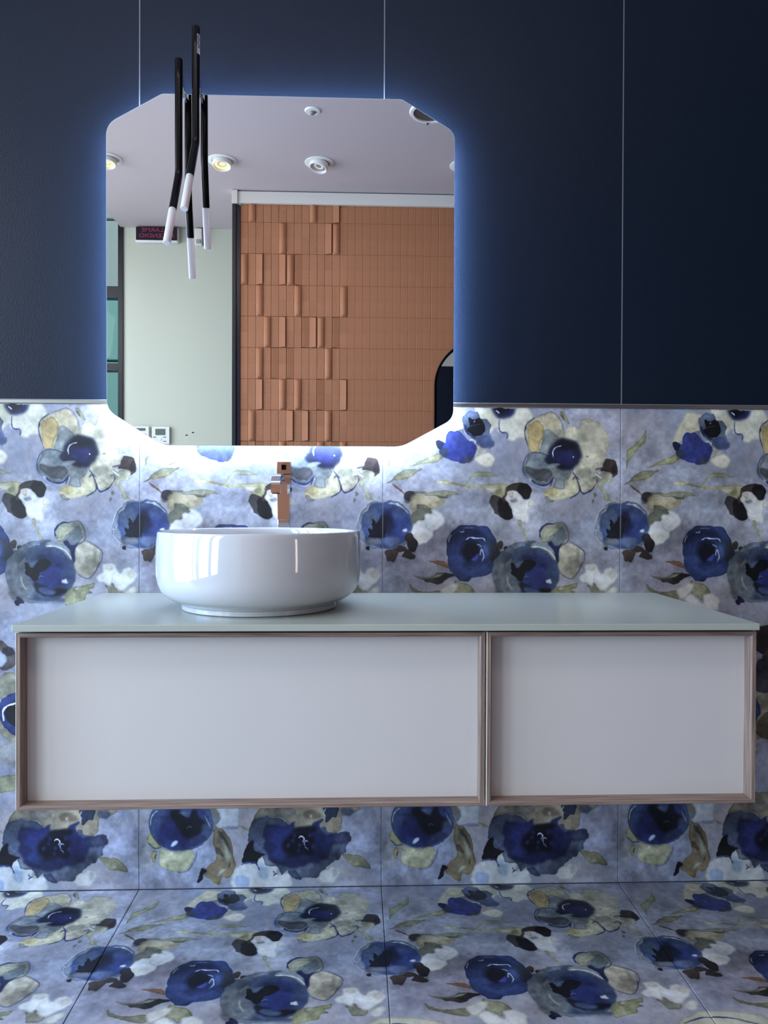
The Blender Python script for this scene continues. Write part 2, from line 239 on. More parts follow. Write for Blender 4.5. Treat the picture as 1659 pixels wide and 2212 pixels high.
    ln('C', [(1082, 575), (1110, 568), (1140, 548), (1200, 550), (1270, 552), (1310, 556), (1332, 600)], 14, (188, 200, 228)); ln('C', [(1226, 632), (1260, 640), (1288, 664)], 10, (170, 185, 215)); ln('C', [(1272, 775), (1280, 690), (1302, 720), (1318, 790), (1292, 855)], 14, (180, 192, 220))
    ln('C', [(868, 610), (878, 560), (902, 512)], 13, (170, 178, 182)); ln('C', [(1005, 466), (1060, 474), (1062, 450)], 10, (196, 194, 176)); ln('C', [(1060, 430), (1130, 422), (1196, 426)], 7, (130, 136, 144)); ln('C', [(900, 500), (980, 425), (1080, 392), (1230, 398)], 8, (14, 18, 34))
    bl('C', 1520, 630, 40, 54, (74, 64, 58), jag=.15); bl('C', 1592, 690, 34, 34, (60, 54, 52)); bl('C', 1545, 745, 26, 34, (52, 50, 54))
    po('C', [(628, 850), (690, 833), (780, 842), (832, 870), (862, 927), (790, 922), (730, 882)], (124, 90, 64)); po('C', [(433, 1028), (520, 1050), (640, 1040), (720, 1005), (820, 990), (945, 1020), (870, 1070), (770, 1127), (640, 1120), (520, 1080)], (64, 62, 60)); po('C', [(440, 1032), (560, 1052), (700, 1022), (825, 996), (760, 1045), (640, 1060), (520, 1070)], (142, 140, 124))
    po('C', [(700, 1050), (760, 1040), (830, 1000), (935, 1022), (850, 1070), (760, 1100)], (52, 50, 48))
    # ---- grey blue rose with its two shells
    po('D', [(720, 700), (800, 640), (870, 600), (960, 640), (1052, 700), (1064, 780), (1042, 880), (1000, 972), (920, 1052), (850, 1052), (750, 992), (715, 900), (730, 800)], (172, 169, 152)); bl('D', 860, 930, 60, 50, (150, 146, 130), alpha=.6, soft=5)
    po('D', [(495, 500), (520, 420), (600, 378), (720, 353), (800, 368), (850, 470), (862, 580), (780, 642), (700, 672), (620, 632), (530, 600), (505, 550)], (146, 149, 134)); po('D', [(560, 480), (650, 430), (790, 420), (810, 520), (840, 540), (800, 620), (700, 650), (610, 610), (600, 570)], (106, 118, 124), soft=2)
    po('D', [(522, 470), (560, 430), (740, 422), (690, 500), (610, 575), (530, 590)], (164, 166, 142)); ln('D', [(500, 545), (490, 480), (528, 408), (600, 372), (672, 376)], 20, (34, 42, 86)); ln('D', [(670, 358), (780, 350), (830, 410), (862, 500), (857, 588), (780, 645), (700, 665)], 12, (84, 88, 112))
    ln('D', [(530, 600), (600, 580), (650, 520), (800, 510), (848, 525)], 7, (88, 98, 104)); po('D', [(640, 580), (680, 640), (730, 650), (800, 620), (750, 690), (745, 780), (738, 850), (715, 882), (690, 820), (680, 740), (600, 640)], (24, 34, 76), soft=2)
    ln('D', [(868, 590), (980, 650), (1072, 740), (1062, 850), (1032, 890), (990, 980), (920, 1062), (830, 1052), (748, 1000)], 11, (78, 82, 108)); bl('T', 306, 353, 72, 68, (104, 116, 130), jag=.03)
    bl('T', 318, 352, 60, 62, (68, 86, 114), soft=4, jag=.03); bl('T', 268, 372, 32, 46, (112, 118, 122), alpha=.8, soft=5); bl('D', 450, 990, 230, 230, (22, 42, 108), soft=16); bl('D', 400, 820, 130, 70, (30, 48, 96), soft=12); bl('D', 640, 1000, 70, 160, (54, 74, 110), alpha=.8, soft=10)
    po('D', [(122, 900), (160, 895), (190, 935), (250, 900), (330, 820), (430, 840), (390, 940), (310, 990), (280, 1080), (180, 1060), (140, 980)], (20, 22, 30), rough=9); po('D', [(250, 1090), (400, 1180), (560, 1170), (620, 1220), (450, 1290), (260, 1240)], (22, 26, 40), soft=4, rough=9)
    po('D', [(300, 1180), (400, 1180), (500, 1210), (460, 1270), (320, 1250)], (62, 80, 116), soft=2); po('D', [(180, 900), (240, 840), (300, 850), (250, 890), (200, 940)], (90, 110, 138)); ln('D', [(285, 1060), (320, 1035), (352, 1048)], 14, (96, 116, 146)); bl('D', 420, 1330, 260, 40, (50, 64, 90), alpha=.7, soft=6)
    po('D', [(375, 625), (470, 605), (580, 640), (660, 710), (702, 790), (690, 832), (590, 740), (480, 680), (380, 665)], (138, 150, 160)); ln('D', [(380, 662), (490, 668), (600, 712), (680, 790), (690, 830)], 15, (208, 212, 200)); bl('D', 608, 1102, 48, 28, (206, 210, 216), jag=.2, rough=8)
    ln('D', [(80, 1040), (95, 1140), (140, 1210)], 16, (164, 168, 150), soft=2); ln('D', [(60, 900), (100, 850), (130, 820)], 18, (140, 148, 150), soft=3); ln('D', [(20, 860), (-20, 1000), (20, 1180), (80, 1260)], 26, (120, 128, 134), soft=4); ln('D', [(170, 680), (230, 645), (300, 640)], 10, (140, 150, 158)); bl('T', 260, 417, 6, 6, (24, 30, 66)); po('T', [(258, 404), (270, 408), (274, 418), (262, 416)], (26, 34, 80))
    ln('D', [(60, 1300), (250, 1360), (500, 1370)], 16, (128, 132, 132), soft=3)
    # ---- greens and whites below
    po('D', [(610, 1330), (620, 1240), (680, 1180), (780, 1170), (870, 1150), (972, 1122), (952, 1190), (905, 1222), (935, 1262), (860, 1280), (840, 1340), (700, 1380), (620, 1400)], (148, 150, 116)); bl('D', 755, 1195, 24, 14, WH); bl('D', 800, 1165, 14, 10, WH)
    po('D', [(1108, 1150), (1200, 1120), (1240, 1180), (1312, 1185), (1300, 1290), (1180, 1300), (1140, 1240)], (142, 142, 124)); po('D', [(1325, 1260), (1380, 1190), (1480, 1178), (1494, 1240), (1440, 1300), (1380, 1330)], (196, 197, 190))
    po('D', [(1008, 1050), (1070, 980), (1078, 900), (1150, 883), (1222, 890), (1262, 965), (1300, 995), (1350, 933), (1420, 933), (1482, 1000), (1492, 1060), (1440, 1132), (1380, 1160), (1322, 1222), (1240, 1172), (1200, 1115), (1160, 1172), (1100, 1122), (1030, 1102)], (206, 209, 207)); bl('D', 1270, 1070, 70, 60, (218, 222, 224), soft=4); bl('D', 1160, 930, 60, 40, (190, 192, 182), soft=4); bl('D', 1430, 1010, 46, 60, (196, 192, 184), soft=4); ln('D', [(1190, 1110), (1200, 1020), (1240, 990)], 7, (172, 178, 180), soft=2)
    po('G', [(303, 1853), (360, 1885), (420, 1930), (500, 1932), (600, 1913), (650, 1950), (610, 2012), (480, 1992), (380, 1952), (335, 1925)], (142, 140, 116)); po('G', [(760, 1815), (830, 1838), (900, 1870), (945, 1950), (890, 1965), (862, 2010), (810, 1965), (765, 1980)], (146, 146, 118)); po('G', [(608, 1902), (680, 1858), (785, 1846), (765, 1930), (700, 1990), (640, 2014)], (200, 197, 188))
    po('G', [(690, 2000), (755, 1955), (812, 1985), (880, 2040), (888, 1955), (980, 1958), (1048, 2022), (1024, 2122), (940, 2135), (850, 2160), (760, 2120), (700, 2060)], (206, 205, 200)); bl('G', 940, 2040, 60, 50, (216, 216, 212), soft=4)
    bl('G', 480, 2090, 60, 30, OL, alpha=.0)
    # ---- lower band
    bl('E', 120, 640, 90, 200, (150, 150, 140), alpha=.5, soft=14); po('E', [(118, 465), (150, 360), (180, 328), (240, 420), (292, 540), (230, 552), (160, 502)], (168, 168, 130)); po('E', [(285, 560), (400, 560), (520, 560), (705, 600), (682, 720), (622, 822), (520, 842), (430, 842), (290, 782), (258, 700)], (168, 171, 144)); bl('E', 470, 760, 120, 60, (150, 154, 126), alpha=.6, soft=6)
    ln('E', [(742, 590), (702, 720), (612, 842), (500, 852)], 11, (84, 96, 122)); ln('E', [(140, 480), (200, 545), (295, 535)], 11, (46, 60, 104)); ln('E', [(272, 580), (258, 700), (290, 785), (430, 845)], 6, (124, 134, 150)); bl('E', 203, 655, 38, 88, (154, 153, 118)); bl('E', 215, 665, 12, 36, (84, 78, 66))
    bl('E', 930, 150, 110, 200, (104, 112, 122)); bl('E', 975, 110, 50, 70, (120, 118, 108), soft=4); bl('E', 540, 240, 400, 350, (66, 86, 124), jag=.03); bl('E', 540, 260, 352, 330, (34, 58, 114), soft=6, jag=.03); bl('E', 300, 200, 120, 150, (66, 88, 124), alpha=.7, soft=14); bl('E', 500, 340, 240, 200, (14, 28, 86), soft=16)
    po('E', [(420, 60), (600, 120), (660, 150), (670, 60), (740, 60), (770, 170), (860, 260), (800, 340), (640, 420), (520, 300), (440, 180)], (16, 20, 34), soft=5, rough=10); po('E', [(640, 450), (740, 380), (860, 420), (760, 520), (640, 530)], (40, 54, 92), soft=3); po('E', [(510, 110), (560, 90), (660, 100), (640, 150), (560, 140)], (64, 80, 112)); ln('E', [(612, 300), (640, 275), (680, 290)], 12, (76, 96, 134)); bl('E', 850, 330, 60, 100, (66, 80, 110), alpha=.7, soft=7)
    po('E', [(412, 515), (440, 470), (488, 460), (480, 500), (440, 530)], (190, 210, 232)); ln('E', [(158, 260), (170, 180), (205, 110), (250, 80)], 13, (178, 192, 200)); ln('E', [(96, 190), (100, 130), (130, 85)], 12, (160, 176, 190)); ln('E', [(840, 140), (870, 220), (905, 295)], 11, (164, 168, 150)); bl('E', 480, -60, 280, 40, (60, 74, 106), alpha=.8, soft=8)
    po('E', [(935, 420), (955, 320), (1030, 300), (1105, 370), (1162, 480), (1182, 640), (1212, 760), (1182, 900), (1130, 942), (1060, 925), (1032, 1005), (960, 1002), (920, 952), (845, 915), (850, 820), (950, 720), (980, 640), (940, 520)], (126, 116, 94)); po('E', [(1000, 340), (1080, 400), (1140, 520), (1150, 620), (1100, 600), (1060, 500)], (84, 82, 74), soft=2)
    po('E', [(985, 388), (1060, 440), (1130, 560), (1172, 660), (1130, 710), (1080, 740), (1085, 600), (1040, 480)], (146, 152, 136)); po('E', [(960, 540), (1020, 560), (1070, 640), (1050, 660), (980, 620)], (88, 84, 74), soft=2); po('E', [(1010, 845), (1105, 812), (1080, 860), (980, 915)], (166, 176, 160)); ln('E', [(1150, 740), (1135, 800)], 13, (60, 54, 52)); bl('E', 980, 970, 50, 30, (140, 132, 92), soft=3)
    po('E', [(736, 965), (790, 860), (818, 797), (862, 828), (842, 882), (770, 972)], (26, 26, 38)); po('E', [(990, 60), (1060, -40), (1200, -60), (1262, 60), (1255, 170), (1274, 240), (1220, 302), (1150, 322), (1060, 302), (985, 272), (1022, 180)], (188, 196, 204)); ln('E', [(1255, 268), (1340, 310), (1400, 350), (1440, 420)], 32, (152, 156, 132)); bl('E', 1150, 300, 110, 20, (140, 150, 180), alpha=.7, soft=2)
    po('F', [(-80, 230), (-60, 100), (60, -20), (300, -80), (700, -90), (1000, -40), (1240, 60), (1185, 120), (1042, 172), (1022, 300), (982, 362), (900, 382), (750, 322), (540, 312), (350, 262), (250, 182), (60, 152)], (140, 134, 116)); bl('F', 300, 100, 150, 80, (116, 116, 112), alpha=.7, soft=5); bl('F', 640, 150, 110, 60, (110, 98, 84), alpha=.7, soft=4); bl('F', 880, 300, 100, 70, (150, 140, 122), soft=4); bl('F', 1080, 110, 80, 50, (74, 86, 116), alpha=.8, soft=3)
    po('F', [(790, 40), (960, 50), (965, 130), (940, 192), (880, 190), (830, 262), (800, 180)], (42, 52, 76)); ln('F', [(812, 70), (785, 120), (798, 170), (772, 212)], 16, (176, 184, 178)); bl('F', 460, 135, 12, 12, WH, soft=2); ln('F', [(632, 150), (625, 190)], 14, (200, 200, 184))
    po('E', [(1212, 1062), (1198, 860), (1262, 772), (1430, 745), (1500, 700), (1590, 636), (1602, 740), (1745, 770), (1742, 870), (1870, 880), (1912, 960), (1882, 1062)], (200, 207, 212)); bl('E', 1300, 990, 90, 90, (150, 172, 214), alpha=.8, soft=4); bl('E', 1570, 850, 60, 110, (150, 178, 206), alpha=.7, soft=6)
    po('F', [(-112, 250), (-50, 190), (60, 158), (180, 158), (260, 200), (340, 272), (400, 232), (428, 218), (420, 272), (540, 312), (650, 290), (720, 230), (785, 208), (745, 332), (800, 318), (900, 380), (1060, 388), (1107, 410), (1102, 520), (1062, 562), (1062, 642), (900, 752), (800, 852), (722, 962), (560, 952), (440, 942), (330, 852), (240, 882), (200, 782), (60, 782), (0, 642), (-122, 560), (-162, 420)], (72, 84, 108), rough=9, var=.4)
    bl('F', 600, 840, 160, 110, (84, 94, 116), alpha=.7, soft=6); bl('F', 100, 240, 140, 80, (88, 98, 118), alpha=.7, soft=8); po('F', [(900, 390), (1060, 390), (1105, 410), (1095, 500), (960, 530), (880, 470)], (50, 58, 84), soft=3)
    po('F', [(60, 300), (340, 272), (400, 232), (425, 222), (425, 275), (540, 318), (640, 296), (720, 235), (780, 212), (745, 332), (880, 400), (900, 560), (840, 680), (700, 760), (560, 780), (430, 840), (300, 780), (130, 720), (60, 560)], (24, 36, 80), soft=4, rough=12); bl('F', 260, 420, 160, 150, (20, 42, 116), alpha=.85, soft=14); bl('F', 720, 500, 120, 150, (16, 30, 88), alpha=.9, soft=12); bl('F', 240, 620, 110, 80, (26, 48, 112), alpha=.8, soft=10)
    bl('F', 480, 520, 215, 170, (10, 13, 32), soft=8, rough=12); bl('F', 560, 330, 150, 40, (12, 15, 30), soft=5)
    for x, y in [(400, 470), (480, 530), (465, 600), (610, 410), (350, 530), (660, 540), (420, 410)]: bl('F', x, y, 22, 26, (26, 44, 128), alpha=.8, soft=3)
    ln('F', [(470, 445), (490, 422), (525, 430), (538, 465), (515, 492)], 17, (215, 222, 230)); ln('F', [(595, 490), (560, 480), (538, 508), (556, 545)], 15, (150, 172, 214)); ln('F', [(545, 558), (575, 570), (592, 598)], 11, (130, 155, 205))
    po('E', [(1305, 742), (1318, 640), (1350, 540), (1380, 490), (1432, 468), (1452, 560), (1520, 622), (1592, 636), (1500, 700), (1480, 762), (1400, 740)], (26, 26, 30)); ln('E', [(1300, 770), (1350, 745), (1440, 740), (1490, 775), (1520, 835)], 18, (34, 62, 130)); po('F', [(50, 640), (110, 720), (200, 770), (130, 785), (50, 782)], (110, 118, 130))
    po('F', [(340, 850), (440, 880), (500, 968), (400, 950), (350, 900)], (56, 68, 96)); ln('F', [(150, 920), (180, 890), (205, 880)], 12, (34, 50, 100)); ln('F', [(155, 850), (180, 895)], 10, (34, 50, 100))
    po('F', [(1018, 672), (1080, 650), (1200, 660), (1320, 730), (1388, 842), (1300, 832), (1180, 822), (1100, 752)], (128, 128, 104)); po('F', [(1030, 680), (1130, 730), (1240, 800), (1180, 820), (1100, 755)], (166, 170, 146)); po('F', [(727, 930), (790, 852), (850, 840), (900, 798), (980, 850), (992, 920), (942, 982), (912, 1022), (800, 1022), (740, 990)], (200, 203, 204)); bl('F', 930, 880, 40, 50, (180, 184, 186), soft=4)
    # paper grain
    P.img *= (1 + .022 * P.n3[..., None] + .02 * P.n5[..., None])
    return np.clip(P.img, 0.01, 1) ** 1.16 * 1.04
# ---------------------------------------------------------------- materials
def mat(name, col, rough=.5, metal=0, emit=None, es=0, spec=None, bump=None, vary=None, coat=0):
    m = bpy.data.materials.new(name); m.use_nodes = True; nt = m.node_tree; b = nt.nodes['Principled BSDF']
    b.inputs['Base Color'].default_value = tuple(col) + (1,); b.inputs['Roughness'].default_value = rough; b.inputs['Metallic'].default_value = metal
    if spec is not None: b.inputs['Specular IOR Level'].default_value = spec
    if coat: b.inputs['Coat Weight'].default_value = coat; b.inputs['Coat Roughness'].default_value = .05
    if emit: b.inputs['Emission Color'].default_value = tuple(emit) + (1,); b.inputs['Emission Strength'].default_value = es
    tc = nt.nodes.new('ShaderNodeTexCoord')
    if vary:
        n = nt.nodes.new('ShaderNodeTexNoise'); n.inputs['Scale'].default_value = vary[0]; n.inputs['Detail'].default_value = 5
        nt.links.new(tc.outputs['Object'], n.inputs['Vector'])
        r = nt.nodes.new('ShaderNodeValToRGB'); r.color_ramp.elements[0].position = .3; r.color_ramp.elements[1].position = .7
        r.color_ramp.elements[0].color = tuple(c * (1 - vary[1]) for c in col) + (1,); r.color_ramp.elements[1].color = tuple(min(1, c * (1 + vary[1])) for c in col) + (1,)
        nt.links.new(n.outputs['Fac'], r.inputs['Fac']); nt.links.new(r.outputs['Color'], b.inputs['Base Color'])
    if bump:
        n = nt.nodes.new('ShaderNodeTexNoise'); n.inputs['Scale'].default_value = bump[0]; n.inputs['Detail'].default_value = 3
        nt.links.new(tc.outputs['Object'], n.inputs['Vector'])
        bp = nt.nodes.new('ShaderNodeBump'); bp.inputs['Strength'].default_value = bump[1]; bp.inputs['Distance'].default_value = .002
        nt.links.new(n.outputs['Fac'], bp.inputs['Height']); nt.links.new(bp.outputs['Normal'], b.inputs['Normal'])
    return m
def lin(r, g, b):
    return tuple((c / 255 / 12.92 if c <= 10 else ((c / 255 + .055) / 1.055) ** 2.4) for c in (r, g, b))

def print_material():
    im = paint_print(); h, w = im.shape[:2]
    img = bpy.data.images.new('flower_print', w, h); buf = np.ones((h, w, 4), np.float32); buf[..., :3] = im[::-1]
    img.pixels.foreach_set(buf.ravel()); img.pack()
    m = bpy.data.materials.new('flower_print'); m.use_nodes = True; nt = m.node_tree; b = nt.nodes['Principled BSDF']
    t = nt.nodes.new('ShaderNodeTexImage'); t.image = img; t.extension = 'EXTEND'
    uv = nt.nodes.new('ShaderNodeUVMap'); nt.links.new(uv.outputs[0], t.inputs['Vector'])
    hs = nt.nodes.new('ShaderNodeHueSaturation'); hs.inputs['Saturation'].default_value = PR_SAT; hs.inputs['Value'].default_value = PR_VAL
    nt.links.new(t.outputs['Color'], hs.inputs['Color']); nt.links.new(hs.outputs['Color'], b.inputs['Base Color'])
    b.inputs['Roughness'].default_value = .42; b.inputs['Specular IOR Level'].default_value = .4
    tc = nt.nodes.new('ShaderNodeTexCoord'); n = nt.nodes.new('ShaderNodeTexNoise'); n.inputs['Scale'].default_value = 420; n.inputs['Detail'].default_value = 3
    nt.links.new(tc.outputs['Object'], n.inputs['Vector']); bp = nt.nodes.new('ShaderNodeBump'); bp.inputs['Strength'].default_value = .25; bp.inputs['Distance'].default_value = .001
    nt.links.new(n.outputs['Fac'], bp.inputs['Height']); nt.links.new(bp.outputs['Normal'], b.inputs['Normal'])
    return m
PR_SAT, PR_VAL = .88, 1.0

def wood(name, horiz):
    m = mat(name, (.3, .2, .15), .45); nt = m.node_tree; b = nt.nodes['Principled BSDF']
    tc = nt.nodes.new('ShaderNodeTexCoord'); mp = nt.nodes.new('ShaderNodeMapping'); mp.inputs['Scale'].default_value = (5, 160, 160) if horiz else (160, 160, 5)
    n = nt.nodes.new('ShaderNodeTexNoise'); n.inputs['Scale'].default_value = 1.6; n.inputs['Detail'].default_value = 6; n.inputs['Distortion'].default_value = .6
    r = nt.nodes.new('ShaderNodeValToRGB'); e = r.color_ramp.elements
    e[0].position = .3; e[0].color = lin(100, 83, 75) + (1,); e[1].position = .72; e[1].color = lin(154, 135, 124) + (1,)
    nt.links.new(tc.outputs['Object'], mp.inputs['Vector']); nt.links.new(mp.outputs[0], n.inputs['Vector']); nt.links.new(n.outputs['Fac'], r.inputs['Fac']); nt.links.new(r.outputs['Color'], b.inputs['Base Color'])
    bp = nt.nodes.new('ShaderNodeBump'); bp.inputs['Strength'].default_value = .2; bp.inputs['Distance'].default_value = .0005
    nt.links.new(n.outputs['Fac'], bp.inputs['Height']); nt.links.new(bp.outputs['Normal'], b.inputs['Normal'])
    return m

def glass(name, tint, gloss=.04):
    m = bpy.data.materials.new(name); m.use_nodes = True; nt = m.node_tree; nt.nodes.remove(nt.nodes['Principled BSDF'])
    o = nt.nodes['Material Output']; t = nt.nodes.new('ShaderNodeBsdfTransparent'); t.inputs[0].default_value = tint + (1,)
    g = nt.nodes.new('ShaderNodeBsdfGlossy'); g.inputs['Roughness'].default_value = .02; f = nt.nodes.new('ShaderNodeFresnel'); f.inputs[0].default_value = 1.16
    mx = nt.nodes.new('ShaderNodeMixShader'); nt.links.new(f.outputs[0], mx.inputs[0]); nt.links.new(t.outputs[0], mx.inputs[1]); nt.links.new(g.outputs[0], mx.inputs[2]); nt.links.new(mx.outputs[0], o.inputs['Surface'])
    return m

TERRA = lin(168, 113, 79)
def terra(kind):
    m = mat('terracotta_' + kind, TERRA, .75, vary=(14, .05)); nt = m.node_tree; b = nt.nodes['Principled BSDF']
    if kind in ('flat',): return m
    tc = nt.nodes.new('ShaderNodeTexCoord'); sx = nt.nodes.new('ShaderNodeSeparateXYZ'); nt.links.new(tc.outputs['Object'], sx.inputs[0])
    def mth(op, a, bb=None, c=None):
        n = nt.nodes.new('ShaderNodeMath'); n.operation = op
        for i, v in enumerate((a, bb, c)):
            if v is None: continue
            if isinstance(v, (int, float)): n.inputs[i].default_value = v
            else: nt.links.new(v, n.inputs[i])
        return n.outputs[0]
    X, Z = sx.outputs['X'], sx.outputs['Z']
    if kind == 'rib': h = mth('SINE', mth('MULTIPLY', Z, 2 * PI / .0083))
    elif kind == 'dots':
        v = mth('SINE', mth('MULTIPLY', X, 2 * PI / .0083)); w = mth('SINE', mth('MULTIPLY', Z, 2 * PI / .0075)); h = mth('ADD', v, mth('MULTIPLY', w, .45))
    else:
        tri = mth('PINGPONG', X, .0075); h = mth('SINE', mth('MULTIPLY', mth('ADD', Z, mth('MULTIPLY', tri, .9)), 2 * PI / .0085))
        sgn = mth('GREATER_THAN', mth('MULTIPLY', Z, 1.0 if kind == 'zigzag_upper' else -1.0), -.002)
        h = mth('MULTIPLY', h, sgn)
    bp = nt.nodes.new('ShaderNodeBump'); bp.inputs['Strength'].default_value = 1; bp.inputs['Distance'].default_value = .0006
    nt.links.new(h, bp.inputs['Height']); nt.links.new(bp.outputs['Normal'], b.inputs['Normal'])
    return m

# ---------------------------------------------------------------- mesh helpers
def me(name, bm, m, smooth=False, angle=None):
    d = bpy.data.meshes.new(name); bmesh.ops.recalc_face_normals(bm, faces=bm.faces); bm.to_mesh(d); bm.free()
    for x in (m if isinstance(m, (list, tuple)) else [m]): d.materials.append(x)
    if smooth:
        for p in d.polygons: p.use_smooth = True
        if angle is not None: d.set_sharp_from_angle(angle=math.radians(angle))
    return d
def obj(name, bm, m, parent=None, smooth=False, angle=35, label=None):
    d = bm if isinstance(bm, bpy.types.Mesh) else me(name, bm, m, smooth, angle)
    o = bpy.data.objects.new(name, d); COL.objects.link(o)
    if parent:
        o.parent = parent
    if label: o['label'] = label
    return o
def thing(name, label, cat, loc=(0, 0, 0), group=None, structure=False):
    o = bpy.data.objects.new(name, None); COL.objects.link(o); o.location = loc; o.empty_display_size = .05
    if structure: o['kind'] = 'structure'
    else: o['category'] = cat
    o['label'] = label
    if group: o['group'] = group
    return o
def tag(o, label, cat, group=None):
    o['label'] = label; o['category'] = cat
    if group: o['group'] = group
    return o
def struct(o, label=None):
    o['kind'] = 'structure'
    if label: o['label'] = label
    return o
def box(bm, x0, x1, y0, y1, z0, z1, bev=0, seg=1):
    r = bmesh.ops.create_cube(bm, size=1); vs = r['verts']
    for v in vs:
        v.co = Vector((x0 + (v.co.x + .5) * (x1 - x0), y0 + (v.co.y + .5) * (y1 - y0), z0 + (v.co.z + .5) * (z1 - z0)))
    if bev:
        es = list({e for v in vs for e in v.link_edges}); bmesh.ops.bevel(bm, geom=es, offset=bev, segments=seg, affect='EDGES', profile=.5)
    return bm
def B(*a, **k): return box(bmesh.new(), *a, **k)
def prism_xz(bm, pts, y0, y1):
    """closed outline in x,z drawn through y0..y1"""
    a = [bm.verts.new((x, y0, z)) for x, z in pts]; b = [bm.verts.new((x, y1, z)) for x, z in pts]
    bm.faces.new(a); bm.faces.new(b[::-1]); n = len(pts)
    for i in range(n): bm.faces.new((a[i], b[i], b[(i + 1) % n], a[(i + 1) % n]))
    return bm
def hull8(bm, p):
    """p: 8 corners, 4 of one end then 4 of the other, same turn"""
    v = [bm.verts.new(q) for q in p]
    for f in ((0, 1, 2, 3), (7, 6, 5, 4), (0, 4, 5, 1), (1, 5, 6, 2), (2, 6, 7, 3), (3, 7, 4, 0)): bm.faces.new([v[i] for i in f])
    return bm
def lathe(bm, prof, n=64, c=(0, 0, 0)):
    rings = []
    for r, z in prof:
        if r < 1e-6: rings.append([bm.verts.new((c[0], c[1], c[2] + z))])
        else: rings.append([bm.verts.new((c[0] + r * math.cos(2 * PI * i / n), c[1] + r * math.sin(2 * PI * i / n), c[2] + z)) for i in range(n)])
    for a, b in zip(rings, rings[1:]):
        for i in range(n):
            j = (i + 1) % n
            q = [a[i % len(a)], a[j % len(a)], b[j % len(b)], b[i % len(b)]]
            u = []
            for v in q:
                if v not in u: u.append(v)
            if len(u) > 2: bm.faces.new(u)
    return bm
def tube(bm, path, r, n=20, cap=True):
    path = [Vector(p) for p in path]; rings = []; up = Vector((1, 0, 0))
    rr = r if isinstance(r, (list, tuple)) else [r] * len(path)
    for i, p in enumerate(path):
        t = (path[min(i + 1, len(path) - 1)] - path[max(i - 1, 0)]).normalized()
        a = (up - t * up.dot(t)).normalized(); b = t.cross(a)
        rings.append([bm.verts.new(p + (a * math.cos(2 * PI * k / n) + b * math.sin(2 * PI * k / n)) * rr[i]) for k in range(n)])
    for a, b in zip(rings, rings[1:]):
        for k in range(n): bm.faces.new((a[k], a[(k + 1) % n], b[(k + 1) % n], b[k]))
    if cap: bm.faces.new(rings[0][::-1]); bm.faces.new(rings[-1])
    return bm
def round_poly(pts, rad, n=8):
    out = []; m = len(pts)
    for i in range(m):
        p = Vector(pts[i]); a = (Vector(pts[i - 1]) - p); b = (Vector(pts[(i + 1) % m]) - p)
        r = rad[i] if isinstance(rad, (list, tuple)) else rad
        p0 = p + a.normalized() * r; p1 = p + b.normalized() * r
        for k in range(n + 1):
            t = k / n; out.append(tuple((1 - t) ** 2 * p0 + 2 * t * (1 - t) * p + t * t * p1))
    return out
def text_mesh(s, size, extrude=.0004, align='CENTER'):
    c = bpy.data.curves.new('t', 'FONT'); c.body = s; c.size = size; c.extrude = extrude; c.align_x = align; c.align_y = 'CENTER'
    o = bpy.data.objects.new('t', c); COL.objects.link(o); dg = bpy.context.evaluated_depsgraph_get(); dg.update()
    d = bpy.data.meshes.new_from_object(o.evaluated_get(dg)); bpy.data.objects.remove(o); return d

# ---------------------------------------------------------------- shared materials
MP = print_material()
NAVY = mat('navy_satin_tile', lin(16, 26, 41), .40, bump=(260, .35), spec=.22)
CHARC = mat('charcoal_paint', lin(48, 42, 44), .8)
WHITEWALL = mat('white_plaster', lin(186, 191, 176), .8, bump=(90, .15))
CEIL = mat('ceiling_paint', lin(178, 168, 171), .85)
PLASTER = mat('pale_plaster', lin(190, 188, 184), .85)
GROUT = mat('grey_grout', lin(120, 126, 140), .7)
GROUTL = mat('light_grout', lin(112, 120, 130), .5)
STEEL = mat('brushed_steel', lin(190, 186, 180), .28, 1.0)
CHROME = mat('chrome', lin(226, 226, 228), .06, 1.0)
BLACK = mat('matt_black_metal', lin(4, 4, 4), .22, 0, spec=.2)
BLACKF = mat('dark_window_frame', lin(26, 28, 32), .4)
PURPLE = mat('dark_plum_frame', lin(40, 28, 38), .35)
CREAM = mat('cream_lacquer', lin(216, 214, 206), .5)
WHITEP = mat('white_plastic', lin(215, 217, 214), .4)
WOODH, WOODV = wood('taupe_wood_across', True), wood('taupe_wood_upright', False)
PANEL = mat('grey_satin_glass', lin(202, 200, 200), .5, spec=.4)
TOPG = mat('frosted_glass_top', lin(168, 176, 168), .28, spec=.6)
DARK = mat('black_shade_and_print', lin(5, 5, 6), .8, spec=.1)  # painted shade for the countertop gap; also black of holes and print
CERAM = mat('glazed_ceramic', lin(196, 199, 204), .05, coat=.5)
FROST = mat('frosted_acrylic', lin(225, 224, 228), .35)
FROST.node_tree.nodes['Principled BSDF'].inputs['Transmission Weight'].default_value = .25
FROST.node_tree.nodes['Principled BSDF'].inputs['Subsurface Weight'].default_value = .3
MIRROR = mat('mirror_silver', (.93, .93, .93), .0, 1.0)
LED = mat('led_strip', (.8, .85, 1), .5, emit=(.60, .73, 1.0), es=LED_ES)
EDGE = mat('glass_edge', lin(205, 225, 235), .2)

# ---------------------------------------------------------------- front wall: flowered tiles below, navy tiles above
G = .0016
def tile_mesh(name, w, h, m, t=.008, bev=.0009):
    bm = B(G / 2, w - G / 2, -.0, t, G / 2, h - G / 2, bev=bev)
    uv = bm.loops.layers.uv.new('UVMap')
    for f in bm.faces:
        for l in f.loops: l[uv].uv = (l.vert.co.x / w, l.vert.co.z / h)
    return me(name, bm, m)
TM = tile_mesh('tile_flowered', .6, 1.2, MP); NM = tile_mesh('tile_navy', .6, 1.2, NAVY)
